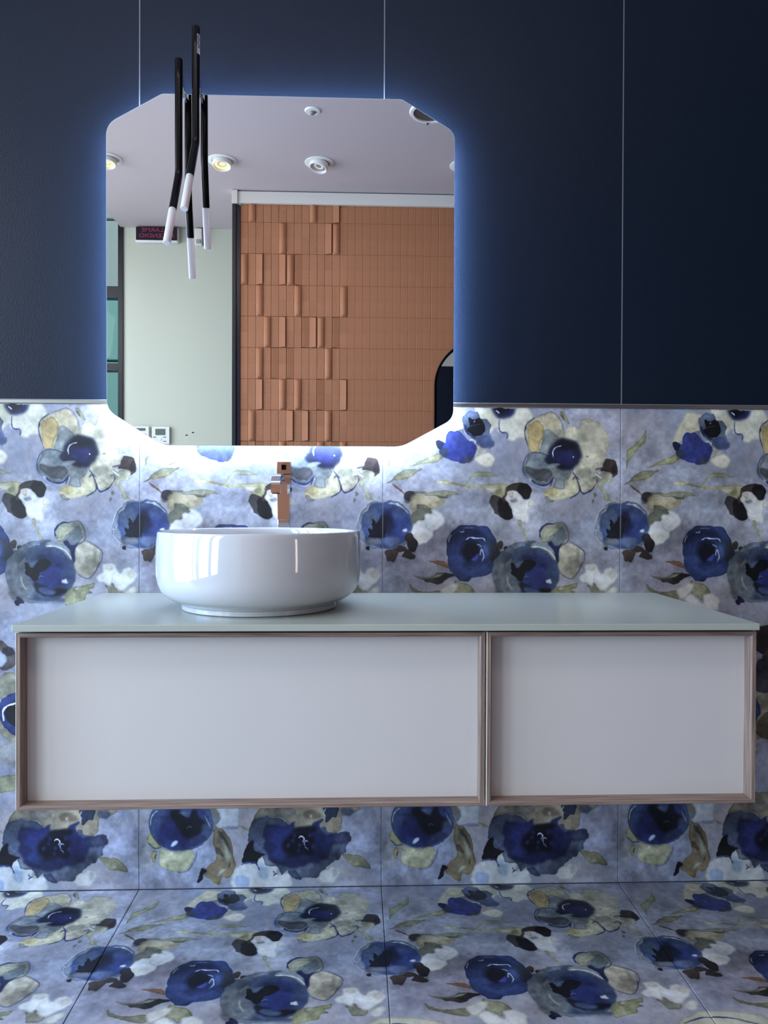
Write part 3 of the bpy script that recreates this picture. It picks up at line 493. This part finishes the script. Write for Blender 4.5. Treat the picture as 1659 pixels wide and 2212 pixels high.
# clip for narrower end tile
def cut_tile(x0f, m, w=.6, h=1.2):
    x0 = x0f * w; bm = B(x0, w - G / 2, 0, .008, G / 2, h - G / 2, bev=.0009); uv = bm.loops.layers.uv.new('UVMap')
    for f in bm.faces:
        for l in f.loops: l[uv].uv = (l.vert.co.x / w, l.vert.co.z / h)
    return me('tile_cut', bm, m)
WF = struct(obj('wall_front', box(B(-.9, 2.4, .0055, .16, 0, 2.95), 2.4, 2.9, -.02, .16, 0, 2.95), GROUTL), 'wall behind the vanity, flowered tiles below and navy tiles above')
GF = obj('grout', B(-.9, 2.4, .0010, .0055, 0, 1.2), GROUT, WF)
GN = obj('grout', B(-.9, 2.4, -.0006, .0055, 1.2089, 2.4105), GROUTL, WF, label='light joint lines between navy tiles')
PW = obj('plaster_band', B(-.9, 2.4, -.002, .0054, 2.411, 2.95), PLASTER, WF)
for i in range(-1, 4):
    o = obj('tile', TM, None, WF); o.location = (i * .6, 0, 0)
    o = obj('tile', NM, None, WF, label='large navy blue tile'); o.location = (i * .6, -.001, 1.2095)
o = obj('tile', cut_tile(.5, MP), None, WF); o.location = (-1.2, 0, 0)
o = obj('tile', cut_tile(.5, NAVY), None, WF, label='large navy blue tile'); o.location = (-1.2, -.001, 1.2095)
struct(obj('trim_1', B(-.9, 2.4, -.0035, .0036, 1.2002, 1.2088, bev=.0006), STEEL), 'thin metal profile between flowered and navy tiles')

# ---------------------------------------------------------------- floor
FL = struct(obj('floor', box(B(-1.92, 2.9, -3.9, -3.6, -.12, 0), -1.92, 2.9, -3.6, .16, -.12, -.004), GROUT), 'floor laid with large flowered tiles')
for r in range(3):
    for i in range(-3, 4):
        o = obj('tile', TM, None, FL); o.location = (i * .6, -.0012 - 1.2 * (r + 1), 0); o.rotation_euler = (-PI / 2, 0, 0)
        o.location.z = 0
for r in range(3):
    o = obj('tile', cut_tile(.5, MP), None, FL); o.location = (-2.4, -.0012 - 1.2 * (r + 1), 0); o.rotation_euler = (-PI / 2, 0, 0)
    if r == 0: cm = o.data
    o.data = cm

# ---------------------------------------------------------------- ceiling with the notch over the glazing, back wall, side walls
ZC = 2.95
bm = bmesh.new()
for a in ((-1.172, 2.9, -3.90, .16, ZC, ZC + .1), (-1.92, -1.172, -3.44, .16, ZC, ZC + .1)): box(bm, *a)
box(bm, -1.92, -1.172, -3.90, -3.44, ZC + .32, ZC + .4); box(bm, -1.92, -1.172, -3.44, -3.42, ZC + .1, ZC + .32); box(bm, -1.172, -1.152, -3.90, -3.42, ZC + .1, ZC + .32)
struct(obj('ceiling', bm, CEIL), 'flat pale ceiling')
YB = -3.73
WB = struct(obj('wall_back', B(-1.153, 1.55, YB - .15, YB, 0, ZC), WHITEWALL), 'off white plaster wall seen in the mirror')
for x, z in ((-.70, 1.455), (-.655, 1.475)):
    o = obj('screw_hole', lathe(bmesh.new(), [(.004, 0), (.004, .002), (.0, .002)], 10), DARK, WB); o.location = (x, YB, z); o.rotation_euler = (-PI / 2, 0, 0); o.scale = (2.2, 1, 1)
struct(obj('wall_right', box(box(box(B(2.9, 3.0, -3.9, .16, 0, .25), 2.9, 3.0, -3.9, .16, 1.5, ZC), 2.9, 3.0, -3.9, -3.0, .25, 1.5), 2.9, 3.0, -2.7, .16, .25, 1.5), CHARC), 'dark charcoal wall on the right with an added low window')

def glazing(name, label, axis, fixed, a0, a1, z1, posts, bars, tint):
    t = thing(name, label, None, structure=True)
    def bb(u0, u1, d0, d1, za, zb, **k):
        return B(u0, u1, fixed + d0, fixed + d1, za, zb, **k) if axis == 'x' else B(fixed + d0, fixed + d1, u0, u1, za, zb, **k)
    for u, w in posts: obj('mullion', bb(u, u + w, -.04, .04, 0, z1, bev=.002), BLACKF, t)
    for z, h in bars: obj('transom', bb(a0 + .001, a1 - .001, -.035, .035, z, z + h, bev=.002), BLACKF, t)
    obj('pane', bb(a0, a1, -.004, .004, 0, z1), glass('pane_' + name, tint), t)
    return t
glazing('window_1', 'dark framed glazing left of the white wall, seen in the mirror', 'x', YB - .03, -1.9, -1.153, ZC + .32,
        [(-1.19, .037), (-1.9, .05)], [(0, .08), (1.915, .055), (2.44, .085), (ZC + .27, .05)], (.86, .94, .92))
glazing('window_2', 'shop glazing on the left side', 'y', -1.9, -3.7, .1, ZC,
        [(-3.7, .05), (-2.45, .05), (-1.25, .05), (.05, .05)], [(0, .08), (ZC - .06, .06)], (.92, .97, 1))
w4 = thing('window_4', 'added low window in the right wall for the pink fill light', None, structure=True)  # invented opening, lets the right fill lamp reach the cabinets
obj('pane', B(2.945, 2.953, -3.0, -2.7, .25, 1.5), glass('pane_window_4', (.98, .95, .94)), w4)
for a in ((-3.0, -2.98, .25, 1.5), (-2.72, -2.7, .25, 1.5), (-2.98, -2.72, .25, .27), (-2.98, -2.72, 1.48, 1.5)): obj('frame', B(2.93, 2.97, *a), BLACKF, w4)
glazing('window_3', 'glazing beside the tiled wall', 'x', .08, -1.86, -.9, ZC,
        [(-1.85, .05), (-.95, .05)], [(0, .08), (ZC - .06, .06)], (.92, .97, 1))

# ---------------------------------------------------------------- terracotta partition seen in the mirror
YT = -3.075; TX0, TW, TH = -.213, .0489, .1998; ZR = 2.760
WP = struct(obj('wall_partition', B(-.213, 1.62, YT - .12, YT - .012, 0, ZC), GROUT), 'partition clad with narrow terracotta tiles')
WP.data.materials[0] = mat('terracotta_grout', lin(150, 98, 68), .8)
TMAT = {k: terra(k) for k in ('flat', 'rib', 'dots', 'zigzag_upper', 'zigzag_lower')}
def terr_mesh(kind):
    bm = bmesh.new(); w, h = TW / 2 - .0006, TH / 2 - .0006; b0 = -.012
    m = {'F': 'flat', 'R': 'rib', 'V': 'dots', 'Z': 'zigzag_upper', 'z': 'zigzag_lower'}.get(kind, 'flat')
    if kind in 'FRVZz': box(bm, -w, w, b0, 0, -h, h, bev=.0012)
    elif kind == 'W':                                # nearly flat, left edge slightly proud
        pr = [(-w, b0), (-w, .0006), (-w + .0016, .0036), (w - .001, .0004), (w, -.0012), (w, b0)]
        a = [bm.verts.new((x, y, -h)) for x, y in pr]; b = [bm.verts.new((x, y, h)) for x, y in pr]; bm.faces.new(a); bm.faces.new(b[::-1])
        for i in range(6): bm.faces.new((a[i], b[i], b[(i + 1) % 6], a[(i + 1) % 6]))
    elif kind in 'BL':                               # wedge: one long edge stands proud
        s = 1 if kind == 'B' else -1; c = .006; p = .011
        hull8(bm, [(-w, b0, -h), (w, b0, -h), (w, b0, h), (-w, b0, h), (-s * w, .0, -h + .001), (s * (w - c), p, -h + c), (s * (w - c), p, h - c), (-s * w, .0, h - .001)] if s > 0 else
              [(w, b0, -h), (-w, b0, -h), (-w, b0, h), (w, b0, h), (w, .0, -h + .001), (-w + c, p, -h + c), (-w + c, p, h - c), (w, .0, h - .001)])
    elif kind == 'H':                                # half round bolster with hipped ends
        n = 8; rows = []
        for zf, k in ((-h, 0), (-h + .013, 1), (h - .013, 1), (h, 0)):
            rows.append([bm.verts.new((-w + 2 * w * i / n, (.0160 * math.sin(PI * i / n) ** .8 if k else .0) + .0005, zf)) for i in range(n + 1)])
        for a, b in zip(rows, rows[1:]):
            for i in range(n):
                bm.faces.new((a[i], a[i + 1], b[i + 1], b[i]))
        vs = [bm.verts.new(p) for p in ((-w, b0, -h), (w, b0, -h), (w, b0, h), (-w, b0, h))]
        bm.faces.new(vs)
        bm.faces.new([vs[0], vs[1]] + rows[0][::-1]); bm.faces.new([vs[3], vs[2]] + rows[3][::-1])
        bm.faces.new([vs[0], vs[3], rows[3][0], rows[2][0], rows[1][0], rows[0][0]]); bm.faces.new([vs[1], vs[2], rows[3][-1], rows[2][-1], rows[1][-1], rows[0][-1]])
    return me('terracotta_tile', bm, TMAT[m], kind == 'H', 50)
KM = {k: terr_mesh(k) for k in 'FRVZzWBLH'}
ROWS = ['VHRFVRFVFHRFBZ', 'ZRVzFHRFzVFBHR', 'HFBZVBHLRFVZFF', 'VRHFRzVHZzRFVH', 'ZFFHVBzVLBHRLZ', 'FRHVLZLFRFVHFV', 'zVBRFHRHVzLzRB', 'ZHRFVFBRBVZHVz', 'LVLVZHVFRFHZLH']
for r, row in enumerate(ROWS):
    for c in range(28):
        k = row[c] if c < 14 else ('R' if (r, c) == (8, 14) else 'W')
        if r == 0:   # top row is tucked behind the header: same tile
            pass
        o = obj('tile', KM[k], None, WP); o.location = (TX0 + TW * (c + .5), YT, ZR + TH * (.5 - r))
bm = bmesh.new()
for r in range(9, 14):
    for c in range(35):
        x = TX0 + TW * c; z = ZR + TH * (1 - r); box(bm, x + .0006, x + TW - .0006, YT - .012, YT + random.choice((0, .001, .003)), max(z - TH, 0) + .0006, z - .0006)
for r in range(0, 9):
    for c in range(28, 37):
        x = TX0 + TW * c; z = ZR + TH * (1 - r); box(bm, x + .0006, x + TW - .0006, YT - .012, YT, z - TH + .0006, min(z, ZC) - .0006)
st = obj('lower_tiles', bm, TMAT['flat'], WP); st['kind'] = 'stuff'
struct(obj('wall_alcove', B(1.6215, 2.899, YT - .12, YT - .02, 0, ZC), CHARC), 'dark charcoal wall right of the terracotta wall')
# header over it, its end block and the dark frame at the edge
YH = -3.045
bm = B(-.226, 1.62, YT + .004, YH, 2.872, ZC - .006, bev=.001); box(bm, -.262, -.2265, YT - .03, YH + .012, 2.868, ZC - .003, bev=.001)
struct(obj('trim_2', bm, CREAM), 'cream header over the terracotta wall')
struct(obj('trim_3', B(-.262, -.2385, YT - .12, YH - .006, 0, 2.866, bev=.001), BLACKF), 'black edge frame of the terracotta wall')
struct(obj('trim_4', B(-.238, -.2135, YT - .12, YT + .006, 0, 2.866, bev=.001), PURPLE), 'plum edge frame beside the terracotta wall')

# ---------------------------------------------------------------- outside: pavement and the building across
struct(obj('ground', B(-14, 10, -16, 10, -.3, -.13), mat('paving', lin(120, 124, 128), .8, vary=(2, .15))), 'pavement outside')
bd = thing('building', 'pale blue clad building seen through the glazing in the mirror', 'building', (-4, -8.5, -.13))
BP = mat('pale_cladding', lin(196, 192, 178), .6); TEAL = mat('teal_shopfront', lin(150, 190, 172), .4)
for i, (z0, z1, m_) in enumerate(((0, 3.0, TEAL), (3.03, 3.9, TEAL), (3.93, 4.9, BP), (4.93, 5.7, BP), (5.73, 7.0, BP))):
    obj('cladding_panel', B(-6, 5.2, -1, 0, z0, z1, bev=.01), m_, bd)

# ---------------------------------------------------------------- countertop
CT = obj('countertop', B(-.0855, 1.2885, -.497, -.0015, .7228, .7352, bev=.0012, seg=2), TOPG)
tag(CT, 'long pale frosted glass countertop under the round basin', 'countertop')

# ---------------------------------------------------------------- two vanity cabinets
EDGEW = mat('white_edge_band', lin(240, 238, 230), .4)
def cabinet(x0, x1, label, g):
    z0, z1 = .3945, .7185; yf = -.485; t = .0086; yr = yf + .0255
    T = thing('vanity_cabinet', label, 'cabinet', (x0, 0, z0), g)
    def P(name, bm, m, par, **k):
        for v in bm.verts: v.co -= Vector((x0, 0, z0))
        return obj(name, bm, m, par, **k)
    bm = B(x0 + .001, x1 - .001, -.458, -.002, z0 + .001, z1 - .0015, bev=.0008)
    P('carcass', bm, PANEL, T)
    P('painted_shadow_gap', B(x0 + .01, x1 - .01, -.44, -.004, z1 - .0015, .7226), DARK, T, label='recess under the countertop, its shade painted black')  # black block puts the shade of this recess into its colour
    pan = P('drawer_front', B(x0 + .004, x1 - .004, yr, yr + .0015, z0 + .004, z1 - .004), PANEL, T)
    ix0, ix1, iz0, iz1 = x0 + t, x1 - t, z0 + t, z1 - t; b = .0022; yb = yr + .001
    def rail(p, q, r, s):    # outer p-q, inner r-s (x,z): mitred section with an eased inner arris
        bm = bmesh.new()
        def sec(o, i):
            o = Vector((o[0], 0, o[1])); i = Vector((i[0], 0, i[1])); d = (i - o)
            k = b / t
            return [bm.verts.new(o + Vector((0, yb, 0))), bm.verts.new(o + Vector((0, yf + .0006, 0))), bm.verts.new(o + d * .07 + Vector((0, yf, 0))), bm.verts.new(o + d * (1 - k) + Vector((0, yf, 0))), bm.verts.new(i + Vector((0, yf + b, 0))), bm.verts.new(i + Vector((0, yb, 0)))]
        a = sec(p, r); c = sec(q, s)
        for i in range(6): bm.faces.new((a[i], a[(i + 1) % 6], c[(i + 1) % 6], c[i]))
        bm.faces.new(a); bm.faces.new(c[::-1]); return bm
    P('rail', rail((x0, z1), (x1, z1), (ix0, iz1), (ix1, iz1)), WOODH, pan); P('rail', rail((x0, z0), (x1, z0), (ix0, iz0), (ix1, iz0)), WOODH, pan)
    P('rail', rail((x0, z0), (x0, z1), (ix0, iz0), (ix0, iz1)), WOODV, pan); P('rail', rail((x1, z0), (x1, z1), (ix1, iz0), (ix1, iz1)), WOODV, pan)
    P('edge_band', B(x0 - .0011, x0 - .0001, yf - .0004, -.46, z0, z1), EDGEW, T, label='thin white edge band')
    P('edge_band', B(x1 + .0001, x1 + .0008, yf + .001, -.46, z0, z1), EDGEW, T, label='thin white edge band')
    return T
cabinet(-.0822, .7735, 'wide wall hung drawer cabinet with taupe wood frame, below the basin', 'wood framed vanity cabinets')
cabinet(.7792, 1.2876, 'shorter wall hung drawer cabinet with taupe wood frame, at the right end', 'wood framed vanity cabinets')

# ---------------------------------------------------------------- basin
bc = (.3285, -.2495, .7352)
prof = [(0, .0), (.160, .0), (.1635, .002), (.1635, .0105), (.160, .0125), (.1605, .0145), (.170, .0165), (.184, .021), (.197, .0295), (.2065, .041), (.2125, .056), (.2150, .072), (.2160, .090), (.2162, .110), (.2155, .132),
        (.2140, .152), (.2133, .160), (.2118, .1628), (.2085, .1635), (.2055, .1625), (.2040, .160), (.2035, .150), (.2035, .090), (.200, .066), (.188, .046), (.165, .034), (.12, .027), (.05, .023), (.024, .022), (.024, .018), (0, .018)]
bs = thing('vessel_basin', 'round white glossy ceramic vessel basin on the countertop', 'basin', bc)
obj('bowl', lathe(bmesh.new(), prof, 128), CERAM, bs, smooth=True, angle=40)
obj('drain', lathe(bmesh.new(), [(0, .0215), (.0215, .0215), (.023, .0235), (.023, .0265), (.016, .0285), (0, .0285)], 40), CHROME, bs, smooth=True)

# ---------------------------------------------------------------- mixer tap
mx = thing('basin_mixer', 'tall chrome single lever mixer tap behind the basin', 'tap', (.3565, -.0165, .7352))
def quadloft(levels, bev=.0015):
    bm = bmesh.new(); rings = []
    for cx, cy, hx, hy, z in levels: rings.append([bm.verts.new((cx + sx * hx, cy + sy * hy, z)) for sx, sy in ((-1, -1), (1, -1), (1, 1), (-1, 1))])
    for a, b in zip(rings, rings[1:]):
        for i in range(4): bm.faces.new((a[i], a[(i + 1) % 4], b[(i + 1) % 4], b[i]))
    bm.faces.new(rings[0][::-1]); bm.faces.new(rings[-1])
    bmesh.ops.bevel(bm, geom=[e for e in bm.edges if abs(e.calc_face_angle(0)) > .35], offset=bev, segments=2, affect='EDGES'); return bm
obj('base', B(-.0142, .0142, -.0145, .0145, 0, .183, bev=.0015, seg=2), CHROME, mx)
obj('body', quadloft([(0, 0, .0138, .0140, .1832), (0, 0, .0146, .0145, .235), (0, 0, .0172, .0150, .280), (0, 0, .0178, .0152, .2915)]), CHROME, mx)
obj('lever', quadloft([(.001, 0, .0170, .0152, .2945), (.001, 0, .0166, .0152, .312), (.001, .001, .0152, .0145, .323), (.001, .003, .0130, .0120, .330)]), CHROME, mx)
lp = bmesh.new()
for a in ((-.0150, -.0045, .2965, .3230), (.0070, .0170, .2965, .3230), (-.0045, .0070, .2965, .3035), (-.0045, .0070, .3160, .3230)):
    box(lp, a[0], a[1], -.0195, -.0150, a[2], a[3])
obj('lever_loop', lp, CHROME, mx)
obj('lever_recess', B(-.0045, .0070, -.0162, -.0154, .3035, .3160), DARK, mx, label='dark slot in the lever')
sp = bmesh.new()
pth = [(-.012, .276), (-.10, .2785), (-.181, .2785), (-.196, .2755), (-.2055, .268), (-.209, .258), (-.209, .2445)]
rings = []
for i, (y, z) in enumerate(pth):
    a = Vector(pth[max(i - 1, 0)]); b = Vector(pth[min(i + 1, len(pth) - 1)]); t = (b - a).normalized(); n = Vector((-t.y, t.x)); hw = .0098; ht = .0070 if i < 2 else .0072 + .0030 * min(1, (i - 1) / 3)
    rings.append([sp.verts.new((sx * hw + .0025 * (y / -.209), y + n.x * s_ * ht, z + n.y * s_ * ht)) for sx, s_ in ((-1, -1), (1, -1), (1, 1), (-1, 1))])
for a, b in zip(rings, rings[1:]):
    for i in range(4): sp.faces.new((a[i], a[(i + 1) % 4], b[(i + 1) % 4], b[i]))
sp.faces.new(rings[0][::-1]); sp.faces.new(rings[-1])
bmesh.ops.bevel(sp, geom=[e for e in sp.edges if e.calc_face_angle(0) > .8], offset=.0018, segments=2, affect='EDGES')
obj('spout', sp, CHROME, mx, smooth=True, angle=40)
o = obj('aerator', lathe(bmesh.new(), [(.0082, 0), (.0082, .004), (0, .004)], 28), DARK, mx); o.location = (.0025, -.209, .2425)

# ---------------------------------------------------------------- backlit mirror
mo = [(.0673, 1.9343), (.6415, 1.9340), (.7695, 1.8577), (.7695, 1.1640), (.6440, 1.0955), (.0680, 1.0952), (-.0630, 1.1795), (-.0645, 1.8593)]
mr = thing('backlit_mirror', 'backlit wall mirror with cut corners above the basin', 'mirror', (.353, 0, 1.515))
def loc(bm, o):
    for v in bm.verts: v.co -= o.location
    return bm
mout = round_poly(mo, [.006, .006, .022, .022, .02, .02, .024, .028])
obj('mirror_glass', loc(prism_xz(bmesh.new(), mout, -.0505, -.0455), mr), EDGE, mr)
fr = bmesh.new(); v = [fr.verts.new((x, -.0507, z)) for x, z in round_poly([( .353 + (x - .353) * .9985, 1.515 + (z - 1.515) * .9985) for x, z in mo], [.006, .006, .022, .022, .02, .02, .024, .028])]; fr.faces.new(v)
obj('mirror_silvering', loc(fr, mr), MIRROR, mr)
def inset(pts, d):
    n = len(pts); out = []
    for i in range(n):
        a, p, b = Vector(pts[i - 1]), Vector(pts[i]), Vector(pts[(i + 1) % n]); e1 = (p - a).normalized(); e2 = (b - p).normalized()
        n1 = Vector((e1.y, -e1.x)); n2 = Vector((e2.y, -e2.x)); m_ = (n1 + n2); m_ = m_ / m_.length_squared * 2 if m_.length else n1
        out.append(tuple(p + m_ * d))
    return out
def ring_mesh(o_, i_, y0, y1):
    bm = bmesh.new(); n = len(o_); q = [[bm.verts.new((x, y, z)) for x, z in L] for L in (o_, i_) for y in (y0, y1)]
    a, b, c, d = q
    for i in range(n):
        j = (i + 1) % n
        for f in ((a[i], a[j], b[j], b[i]), (b[i], b[j], d[j], d[i]), (d[i], d[j], c[j], c[i]), (c[i], c[j], a[j], a[i])): bm.faces.new(f)
    return bm
IN1, IN2 = .017, .023
obj('backing_frame', loc(ring_mesh(inset(mo, IN2), inset(mo, IN2 + .02), -.0454, -.0005), mr), STEEL, mr)
obj('led_strip', loc(ring_mesh(inset(mo, IN1), inset(mo, IN2 - .0005), -.030, -.022), mr), LED, mr)

# ---------------------------------------------------------------- the two lamps hooked over the mirror
def lamp(x, ztop, xt, label, sticker=False):
    t = thing('mirror_lamp', label, 'lamp', (x, -.0998, 1.9405), 'bent black tube lamps on the mirror'); o3 = t.location
    zb = ztop - .2685; R = .0089; tip = Vector((xt, -.1815, zb - .186)); bend = Vector((x, -.0998, zb)); dr = (tip - bend).normalized(); L = (tip - bend).length
    path = [Vector((x, -.0998, ztop - .0015)), Vector((x, -.0998, ztop - .05)), bend + Vector((0, 0, .012)), bend + Vector((0, 0, .004)) + dr * .001, bend + dr * .004, bend + dr * .012, bend + dr * L * .515]
    bm = tube(bmesh.new(), [p - o3 for p in ([Vector((x, -.0998, ztop))] + path)], [R * .86] + [R] * len(path), 32); obj('tube', bm, BLACK, t, smooth=True, angle=40)
    p0 = bend + dr * (L * .515); bm = tube(bmesh.new(), [p0 - o3, p0 + dr * .002 - o3, tip - dr * .0015 - o3, tip - o3], [R * .93, R * .97, R * .97, R * .88], 32); obj('diffuser', bm, FROST, t, smooth=True, angle=40)
    arc = [Vector((x, -.0998, 1.972)), Vector((x, -.085, 1.970)), Vector((x, -.070, 1.964)), Vector((x, -.059, 1.955)), Vector((x, -.0535, 1.945)), Vector((x, -.0525, 1.936))]
    bm = bmesh.new(); top = [(a.y, a.z) for a in arc]; pts = top + [(-.0998, 1.936)]
    a = [bm.verts.new(Vector((x - .0045, y, z)) - o3) for y, z in pts]; b = [bm.verts.new(Vector((x + .0045, y, z)) - o3) for y, z in pts]
    bm.faces.new(a); bm.faces.new(b[::-1])
    for i in range(len(pts)): bm.faces.new((a[i], b[i], b[(i + 1) % len(pts)], a[(i + 1) % len(pts)]))
    obj('bracket', bm, CHROME, t)
    obj('clip', loc(B(x - .007, x + .007, -.0535, -.0508, 1.926, 1.938, bev=.0005), t), CHROME, t)
    if sticker:
        bm = bmesh.new(); lz0, lz1 = ztop - .066, ztop - .020; n = 10; ra = []
        for k in range(n + 1):
            th = math.radians(-62 + 62 * k / n); ra.append([bm.verts.new(Vector((x + (R + .00025) * math.cos(th), -.0998 + (R + .00025) * math.sin(th), z)) - o3) for z in (lz0, lz1)])
        for p, q in zip(ra, ra[1:]): bm.faces.new((p[0], q[0], q[1], p[1]))
        lb = obj('sticker', bm, mat('sticker', lin(150, 152, 156), .5), t, label='narrow white printed sticker')
        bm = bmesh.new()
        for j in range(9):
            z = lz1 - .003 - j * .0036; 
            for k in range(5):
                if (j * 7 + k * 3) % 4 == 0: continue
                th = math.radians(-52 + 9 * k); ct = Vector((x + (R + .0005) * math.cos(th), -.0998 + (R + .0005) * math.sin(th), z)) - o3
                box(bm, ct.x - .0004, ct.x + .0004, ct.y - .0004, ct.y + .0004, ct.z - .001, ct.z + .001)
        obj('print', bm, DARK, lb)
    return t
lamp(.1185, 1.9885, .1117, 'lower of the two bent black tube lamps, left, frosted tip lowest')
lamp(.1578, 2.0645, .1500, 'higher of the two bent black tube lamps, right, with a printed sticker', True)

# ---------------------------------------------------------------- things in the reflected room
sg = thing('alarm_sign', 'dark fire alarm sign with red letters high on the white wall', 'sign', (-.9, YB, 2.885))
def LB(o, *a, **k): return loc(B(*a, **k), o)
obj('housing', LB(sg, -1.058, -.752, YB, YB + .045, 2.834, 2.944, bev=.012, seg=3), WHITEP, sg, smooth=True, angle=50)
obj('screen', LB(sg, -1.052, -.758, YB + .043, YB + .048, 2.846, 2.940, bev=.002), mat('smoked_screen', lin(26, 22, 30), .12), sg)
RED = mat('magenta_red_lettering', lin(150, 40, 90), .5)
for s_, z, sz in (('ALLARME', 2.917, .040), ('INCENDIO', 2.877, .040)):
    d = text_mesh(s_, sz); d.materials.append(RED); o = bpy.data.objects.new('lettering', d); COL.objects.link(o); o.parent = sg
    o.location = Vector((-.905, YB + .0488, z)) - sg.location; o.rotation_euler = (PI / 2, 0, PI); o.scale = (1.28, 1, 1)
md = thing('motion_detector', 'small cream motion detector high on the white wall', 'sensor', (-.605, YB, 2.885))
obj('housing', LB(md, -.634, -.585, YB, YB + .035, 2.822, 2.942, bev=.005, seg=2), CREAM, md); obj('lens', LB(md, -.627, -.593, YB + .030, YB + .040, 2.830, 2.860, bev=.004, seg=2), mat('grey_lens', lin(150, 152, 160), .3), md)
LCD = mat('grey_green_display', lin(92, 106, 98), .2)
t1 = thing('thermostat', 'white thermostat with narrow display, nearer the window frame', 'thermostat', (-1.04, YB, 1.45))
obj('housing', LB(t1, -1.115, -.962, YB, YB + .022, 1.39, 1.516, bev=.006, seg=2), WHITEP, t1); obj('display', LB(t1, -1.095, -.99, YB + .020, YB + .0235, 1.483, 1.502, bev=.0005), LCD, t1); obj('button', LB(t1, -1.01, -.985, YB + .020, YB + .024, 1.453, 1.461, bev=.0005), LCD, t1)
t2 = thing('thermostat', 'white square thermostat with grey display and round dial, right one of the pair', 'thermostat', (-.875, YB, 1.45))
obj('housing', LB(t2, -.944, -.818, YB, YB + .018, 1.388, 1.514, bev=.003, seg=2), WHITEP, t2); obj('display', LB(t2, -.920, -.848, YB + .017, YB + .0195, 1.453, 1.498, bev=.0005), LCD, t2)
o = obj('dial', lathe(bmesh.new(), [(0, .0), (.0, .0021), (.009, .0021), (.0105, .0012), (.0105, 0)], 30), CREAM, t2); o.location = Vector((-.884, YB + .018, 1.422)) - t2.location; o.rotation_euler = (-PI / 2, 0, 0)
for bx_, bz in ((-.925, 1.438), (-.853, 1.438), (-.853, 1.408)): obj('button', LB(t2, bx_ - .011, bx_ + .011, YB + .0175, YB + .0192, bz - .003, bz + .003, bev=.0004), LCD, t2)

def downlight(x, y, tilt, label, lit=False):
    t = thing('downlight', label, 'light', (x, y, ZC), 'adjustable ceiling spotlights')
    obj('ring', lathe(bmesh.new(), [(.060, -.0005), (.060, -.005), (.080, -.005), (.085, -.003), (.086, -.0005)], 48), WHITEP, t, smooth=True)
    h = obj('spot_head', lathe(bmesh.new(), [(.055, .0), (.055, -.030), (.052, -.034), (.047, -.034), (.044, -.022), (.0, -.018)], 48), WHITEP, t, smooth=True, angle=40); h.rotation_euler = tilt; h.location = (0, 0, -.002)
    e = lin(255, 214, 120) if lit else (1, .9, .8)
    obj('lens', lathe(bmesh.new(), [(.0, -.0195), (.020, -.0195), (.043, -.0225)], 32), mat('lamp_lens', lin(150, 145, 140), .15, .6, emit=e, es=2.2 if lit else .10), h)
downlight(-.252, -2.640, (math.radians(10), 0, 0), 'ceiling spotlight glowing warm yellow, second from the left in the mirror', True)
downlight(.311, -2.642, (math.radians(8), math.radians(14), 0), 'unlit white ceiling spotlight tilted sideways, third from the left in the mirror')
downlight(-.915, -2.644, (math.radians(10), 0, 0), 'ceiling spotlight cut by the left edge of the mirror', True)
downlight(1.160, -2.640, (math.radians(8), 0, 0), 'ceiling spotlight at the right edge of the mirror')
ps = thing('ceiling_sensor', 'small round white sensor on the ceiling', 'sensor', (.305, -2.061, ZC))
obj('disc', lathe(bmesh.new(), [(0, -.008), (.02, -.008), (.036, -.007), (.041, -.0005)], 40), WHITEP, ps, smooth=True); obj('dome', lathe(bmesh.new(), [(.0, -.022), (.010, -.020), (.016, -.012), (.017, -.0075)], 32), mat('grey_dome', lin(110, 112, 118), .3), ps, smooth=True)
spk = thing('ceiling_speaker', 'round dark recessed ceiling fitting with white rim at the mirror corner', 'ceiling fitting', (.905, -2.045, ZC))
obj('rim', lathe(bmesh.new(), [(.088, -.002), (.090, -.010), (.104, -.009), (.110, -.0005)], 56), WHITEP, spk, smooth=True); obj('grille', lathe(bmesh.new(), [(0, -.0035), (.05, -.004), (.0885, -.0025)], 48), mat('dark_grille', lin(70, 68, 72), .4), spk, smooth=True)
obj('latch', LB(spk, .893, .901, -2.150, -2.138, ZC - .016, ZC - .008, bev=.001), BLACKF, spk)
am = thing('arched_mirror', 'tall arched mirror with black frame in front of the terracotta wall', 'mirror', (1.325, -3.03, .25))
def arch(R_, z0, zc=1.72, n=36): return [(1.325 + R_ * math.cos(PI * k / n), zc + R_ * math.sin(PI * k / n)) for k in range(n + 1)] + [(1.325 - R_, z0), (1.325 + R_, z0)]
obj('frame', loc(ring_mesh(arch(.295, .25), arch(.280, .265), -3.060, -3.020), am), BLACK, am); obj('mirror_glass', loc(prism_xz(bmesh.new(), arch(.2805, .2645), -3.05, -3.040), am), MIRROR, am)
